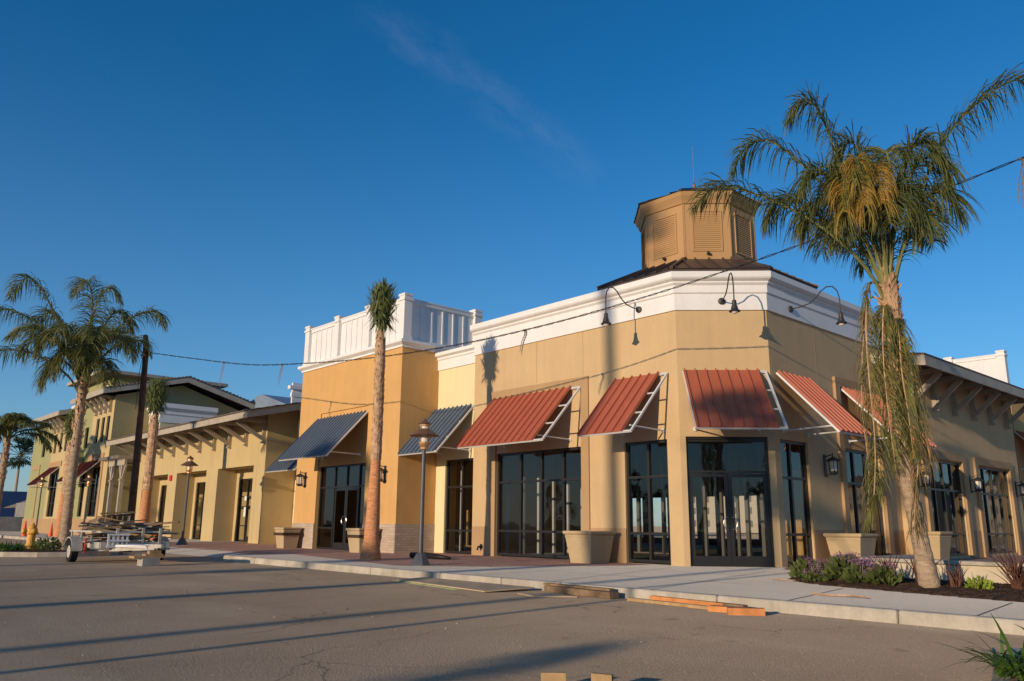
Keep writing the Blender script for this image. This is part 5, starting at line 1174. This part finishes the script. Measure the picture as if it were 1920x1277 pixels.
# ------------------------------------------------------------------ trailer with scrap wood
tr = thing('flatbed_trailer', 'white low utility trailer with slatted side propped on blocks at the left', 'trailer', (-12.6,-9.5,-.15))
ZB = .40
m_ = MB(); m_.box((-14.6,-10.45,ZB-.12),(-11.7,-8.7,ZB)); m_.build('deck', trwhite, tr)
m_ = MB()
for y_ in (-10.5,-8.65): m_.box((-14.65,y_-.03,ZB-.14),(-11.6,y_+.03,ZB+.02)); m_.box((-14.65,y_-.025,ZB+.27),(-11.6,y_+.025,ZB+.32))
m_.box((-11.62,-10.5,ZB-.14),(-11.56,-8.65,ZB+.02)); m_.box((-11.62,-10.5,ZB+.27),(-11.57,-8.65,ZB+.32))
for y_ in (-10.1,-9.42,-8.95): m_.box((-11.57,y_-.035,ZB-.14),(-11.54,y_+.035,ZB+.40))
for x_ in (-14.4,-13.4,-12.4): m_.box((x_,-10.54,ZB-.14),(x_+.06,-10.5,ZB+.32)); m_.box((x_,-8.65,ZB-.14),(x_+.06,-8.61,ZB+.32))
m_.build('side_rail', trwhite, tr)
m_ = MB(); m_.beam((-11.7,-10.2,ZB-.18),(-10.1,-9.55,ZB-.10),.07,.09); m_.beam((-11.7,-8.95,ZB-.18),(-10.1,-9.55,ZB-.10),.07,.09); m_.beam((-11.0,-9.55,ZB-.08),(-9.8,-9.55,ZB-.05),.09,.10); m_.tube([(-9.8,-9.55,ZB-.05),(-9.6,-9.55,ZB-.05)],[.06,.04],8); m_.build('tow_bar', trwhite, tr)
for y_, sg in ((-10.78,-1),(-8.38,1)):
    w_ = MB(); w_.tube([(-13.1,y_-.10,.14),(-13.1,y_-.085,.14),(-13.1,y_+.085,.14),(-13.1,y_+.10,.14)], [.24,.29,.29,.24], 20); w_ = w_.build('wheel', rubber, tr)
    h_ = MB(); h_.tube([(-13.1,y_+sg*.101,.14),(-13.1,y_+sg*.11,.14)], [.17,.14], 14); h_.build('rim', trwhite, w_)
    f_ = MB(); P_ = []
    for k in range(9): a = math.pi*k/8; P_.append((-13.1+.42*math.cos(a), .16+.36*math.sin(a)))
    for k in range(8): (a1,b1),(a2,b2) = P_[k],P_[k+1]; f_.hexa([(a1,y_-.14,b1),(a2,y_-.14,b2),(a2,y_+.14,b2),(a1,y_+.14,b1),(a1,y_-.14,b1+.03),(a2,y_-.14,b2+.03),(a2,y_+.14,b2+.03),(a1,y_+.14,b1+.03)])
    f_.build('mudguard', trwhite, tr)
m_ = MB(); m_.box((-12.72,-10.6,.1),(-12.66,-10.56,.5)); m_.build('tail_light', redp, tr)
m_ = MB(); y0 = -10.35
for k in range(5): m_.box((-11.53,y0+k*.12,ZB-.12),(-11.50,y0+k*.12+.05,ZB+.24))
for z_ in (ZB-.12,ZB+.04,ZB+.2): m_.box((-11.50,y0-.02,z_),(-11.47,y0+.56,z_+.05))
o = m_.build('white_rack', white); tag(o, 'small white slatted rack hung on the front left of the trailer', 'rack')
rng = random.Random(77)
for i in range(64):
    l = rng.uniform(.8,1.9); cx0, cy0 = rng.uniform(-14.2,-12.3), rng.uniform(-10.0,-9.15); z_ = ZB+.04+.46*(i/64)**.8+rng.uniform(0,.05); a = rng.gauss(1.5,.35); tl = rng.uniform(-.2,.2)
    d = Vector((math.cos(a)*l/2, math.sin(a)*l/2, tl*l/2)); c = Vector((cx0+.5,cy0,z_+.02))
    m_ = MB(); m_.beam(c-d, c+d, rng.choice([.09,.12,.16]), rng.choice([.03,.05]), mi=0); o = m_.build('scrap_board', rng.choice([wood,woodd,mat('grey_lumber', (.30,.25,.20), .95, .1, var=.4, vscale=7),woodd])); tag(o, 'weathered scrap board in the jumbled load on the trailer', 'board', 'loose scrap boards piled on the trailer')
# pallet-like crate leaning on top
o = thing('wooden_crate', 'tilted grey wooden crate with slats on top of the trailer load', 'crate', (-14.2,-9.7,.9)); m_ = MB(); m_.hexa([(-14.7,-10.3,.62),(-13.9,-10.3,.70),(-13.9,-9.2,.92),(-14.7,-9.2,.9),(-14.7,-10.0,1.0),(-13.9,-9.85,1.15),(-13.9,-9.05,1.22),(-14.7,-9.1,1.2)]); m_.build('box', woodd, o)
m_ = MB()
for k in range(5): y_ = -9.8+k*.16; m_.beam((-13.86,y_,.86),(-13.86,y_+.03,1.14),.035,.03)
m_.beam((-13.85,-9.95,1.2),(-13.85,-8.95,1.26),.04,.05); m_.build('slat', wood, o)
# prop under the tow bar
o = thing('block_prop', 'concrete blocks and timber offcuts propping the trailer tow bar', 'blocks', (-10.0,-9.75,-.15)); m_ = MB(); m_.box((-10.2,-9.95,-.15),(-9.8,-9.5,.05)); m_.build('concrete_block', block, o, bevel=.008)
m_ = MB(); m_.box((-10.25,-10.15,.051),(-9.85,-9.35,.10)); m_.box((-10.15,-9.85,.101),(-9.9,-9.4,.15)); m_.box((-10.1,-9.75,.151),(-9.92,-9.45,.235)); m_.build('timber', wood, o)
o = MB(); o.hexa([(-11.3,-10.2,.30),(-10.3,-9.7,.28),(-10.3,-9.45,.28),(-11.3,-9.75,.30),(-11.3,-10.2,.36),(-10.3,-9.75,.36),(-10.3,-9.4,.36),(-11.3,-9.75,.38)]); o = o.build('white_board', white); tag(o, 'white painted board lying across the trailer tow bar', 'board')
# small sign on stake
o = thing('stake_sign', 'small white notice board on a timber post behind the trailer', 'sign', (-17.9,-8.0,-.15)); m_ = MB(); m_.box((-17.96,-8.06,-.2),(-17.84,-7.94,1.18)); m_.build('post', woodd, o)
m_ = MB(); m_.box((-17.83,-8.12,.92),(-17.81,-7.84,1.3)); m_.build('board', paper, o); m_ = MB(); m_.box((-17.809,-8.04,1.02),(-17.806,-7.92,1.2)); m_.build('lettering', redp, o)
o = thing('dumpster', 'dark blue bin with grey posts behind the trailer', 'bin', (-23.4,-5.9,-.15)); m_ = MB(); m_.hexa([(-23.6,-6.15,-.12),(-23.1,-6.15,-.12),(-23.1,-5.65,-.12),(-23.6,-5.65,-.12),(-23.7,-6.25,.85),(-23.0,-6.25,.85),(-23.0,-5.55,.85),(-23.7,-5.55,.85)]); m_.build('body', bluep, o)
m_ = MB(); m_.box((-23.73,-6.28,.851),(-22.97,-5.52,.90)); m_.build('lid', darkp, o)

# ------------------------------------------------------------------ plywood and lumber by the kerb
def slabobj(name, P, z0, th, m_, label, cat_, grp=None):
    b_ = MB(); P = [Vector(p) for p in P]; k = Vector((0,0,th)); b_.hexa([p for p in P]+[p+k for p in P]); o = b_.build(name, m_); tag(o, label, cat_, grp); return o
ply = mat('plywood', (.50,.37,.23), .9, .2, var=.2, vscale=3, bump=.2, bscale=40)
GL = 'loose plywood sheets lying along the kerb'
slabobj('plywood_sheet', [(-1.55,-7.68,-.135),(1.72,-8.12,-.135),(1.95,-7.15,-.10),(-1.35,-7.12,-.10)], 0, .018, ply, 'long plywood sheet with greenish edge lying on the road at the kerb', 'plywood', GL)
slabobj('plywood_sheet', [(-1.60,-7.72,-.15),(.9,-8.10,-.15),(1.1,-7.35,-.145),(-1.4,-7.2,-.145)], 0, .014, mat('green_edge_ply', (.30,.36,.16), .9, .2, var=.2), 'lower plywood sheet with green painted edge under the long sheet', 'plywood', GL)
slabobj('plywood_sheet', [(2.15,-7.75,-.15),(2.75,-7.95,-.15),(3.35,-7.55,-.14),(2.6,-7.35,-.14)], 0, .014, ply, 'small plywood offcut to the right of the long sheet', 'plywood', GL)
def plank(a, b, w_, h, m_, label):
    b_ = MB(); b_.beam(a, b, w_, h); o = b_.build('lumber_piece', m_); tag(o, label, 'lumber', 'lumber offcuts along the kerb'); return o
plank((2.2,-7.05,-.09),(3.85,-7.22,-.09),.20,.10,woodd,'thick brown beam pressed against the kerb')
plank((2.1,-7.02,-.02),(3.7,-7.10,-.02),.12,.035,woodd,'thin brown plank lying on the thick beam at the kerb')
plank((4.2,-7.28,-.12),(6.0,-7.45,-.12),.09,.045,wood,'long thin plank along the kerb right of the brown beam')
plank((4.5,-7.10,-.10),(5.9,-7.25,-.10),.09,.09,woodo,'orange plank between the long thin plank and the kerb')
plank((5.7,-7.22,-.08),(6.25,-7.28,-.08),.10,.05,woodd,'short dark plank end on the lumber pile at the kerb')
plank((5.85,-7.52,-.11),(6.45,-7.45,-.11),.16,.075,woodo,'orange lumber piece behind the cut orange block')
plank((6.25,-7.72,-.105),(6.62,-7.42,-.105),.14,.09,woodo,'bright orange cut block at the right end of the kerb lumber')
plank((8.25,-13.165,-.09),(8.37,-13.035,-.09),.045,.12,wood,'left of the two lumber blocks at the bottom edge')
plank((8.50,-12.90,-.09),(8.64,-12.84,-.09),.045,.12,wood,'right of the two lumber blocks at the bottom edge')
# dark pipe on the paving
o = MB(); o.tube([(-7.5,-3.1,.09),(-7.0,-2.95,.09),(-6.4,-3.0,.08),(-5.9,-2.9,.05)], [.08,.09,.075,.04], 12); o = o.build('black_bag', darkp, smooth=True); tag(o, 'black plastic roll lying on the paving behind the nearest street lamp', 'plastic roll')
# pipe stub on wall
o = MB(); o.tube([(-7.95,-.02,.28),(-7.95,-.14,.28),(-7.95,-.18,.18)], .03, 8); o.tube([(-7.95,0,.28),(-7.95,-.02,.28)], .09, 10); o = o.build('pipe_stub', darkp); tag(o, 'dark pipe stub low on the wall left of the four-pane window', 'pipe')
o = MB(); o.box((-36.25,-.10,3.30),(-35.95,0,3.62)); o = o.build('fire_alarm_strobe', redp, bevel=.02); tag(o, 'red fire alarm box on the arcade wall between two recesses', 'alarm')
for z_, h_, l_ in ((1.5,.48,'tall white paper notice on the arcade door'),(2.18,.22,'small white paper notice above the tall one on the arcade door')):
    o = MB(); o.box((-28.05,.93,z_-h_/2),(-27.83,.935,z_+h_/2)); o = o.build('paper_notice', paper); tag(o, l_, 'notice', 'paper notices on the arcade door')
# debris
rng = random.Random(31)
g = MB()
for i in range(260):
    x_ = rng.uniform(-14,9); y_ = rng.uniform(-15.5,-7.1) if rng.random() < .75 else rng.gauss(-7.15,.06)
    s_ = rng.uniform(.006,.022)*(1.3 if rng.random() < .1 else 1); z_ = -.15; P = [Vector((x_+rng.uniform(-1,1)*s_, y_+rng.uniform(-1,1)*s_, z_+rng.uniform(0,.8)*s_)) for _ in range(5)]; g.add(P+[Vector((x_,y_,z_+s_))], [(0,1,5),(1,2,5),(2,3,5),(3,4,5),(4,0,5)])
tag(g.build('gravel_debris', mat('pebble', (.36,.30,.24), .9, .2, var=.3, vscale=2), recalc=False), 'scattered pebbles and crumbs of debris on the asphalt', 'debris', kind='stuff')
def litter(pts, m_, label, name='twig', r_=.012):
    b_ = MB(); b_.tube(cat(pts, 12), [r_*(1-.04*i) for i in range(13)], 5); o = b_.build(name, m_); tag(o, label, 'twig', 'dry twigs on the walk')
litter([(6.3,-5.5,.02),(6.6,-5.62,.02),(6.95,-5.55,.03),(7.2,-5.6,.02)], bootm, 'dry twig on the concrete walk in front of the bed', r_=.02)
litter([(4.1,-2.9,.02),(4.3,-2.95,.02),(4.6,-2.9,.02)], bootm, 'dry frond stalk at the left tip of the bed')

# ------------------------------------------------------------------ far left backdrop
o = thing('block_wall_far', 'grey concrete block wall at the far left', 'wall', (-70,0,0)); m_ = MB(); m_.box((-71,-8,0),(-70.6,2.5,1.25)); m_.build('wall', block, o); m_ = MB(); m_.box((-80,1.0,0),(-71.2,1.3,2.6)); m_.build('panel', cmu, o)
o = thing('striped_store', 'low cream store with vertical stripes and blue roof beyond the far left', 'building', (-95,-2,0)); m_ = MB(); m_.box((-102,-14,0),(-96,-1.5,4.4)); m_.build('wall', farcream, o); m_ = MB(); m_.box((-101,-1.49,0),(-96.2,9,4.2)); m_.build('side', farblue, o)
m_ = MB()
for k in range(4): m_.box((-95.99,-13+k*2.4,2.0),(-95.9,-12.2+k*2.4,4.2))
m_.build('stripe', redp, o)
o = thing('shingle_roof_house', 'small house with brown shingle roof past the left end of the olive building', 'house', (-84,4,0)); m_ = MB(); m_.box((-88,3,0),(-80,12,2.2)); m_.build('wall', block, o); m_ = MB(); m_.hexa([(-88.5,1.5,2.21),(-79.5,1.5,2.21),(-79.5,12.5,2.21),(-88.5,12.5,2.21),(-88.5,6.9,4.4),(-79.5,6.9,4.4),(-79.5,7.1,4.4),(-88.5,7.1,4.4)]); m_.build('roof', mat('brown_shingle', (.30,.24,.16), .9, .2, var=.2), o)
# houses beyond the shop, seen through the glass
for i, (x, y, w_, h) in enumerate([(-62,96,13,6.6),(-44,100,12,6.2),(-27,95,13,6.8),(-10,99,12,6.3),(6,94,13,6.6),(22,98,12,6.4),(38,90,12,6.2)]):
    o = thing('apartment_house', ['cream apartment house seen through the shop glass, with brown hip roof', 'pale house with hip roof seen through the shop glass'][i % 2], 'house', (x,y,0), 'houses beyond the shops'); fr = frm((x,y,0),(1,0,0),(0,-1,0))
    m_ = MB(); m_.box((x-w_/2,y,0),(x+w_/2,y+9,h)); m_.build('wall', farcream, o); m_ = MB(); e = .6
    m_.add([(x-w_/2-e,y-e,h),(x+w_/2+e,y-e,h),(x+w_/2+e,y+9+e,h),(x-w_/2-e,y+9+e,h),(x-w_/4,y+4.5,h+2),(x+w_/4,y+4.5,h+2)], [(0,1,5,4),(1,2,5),(2,3,4,5),(3,0,4),(3,2,1,0)]); m_.build('roof', MATS['brown_shingle'], o)
    for zz in (.9,2.9,4.7):
        for k in range(5):
            m_ = MB(); m_.fbox(fr, -w_/2+.9+k*w_/5, -w_/2+1.6+k*w_/5, 0, .05, zz, zz+1.0); m_.build('window', studk, o)
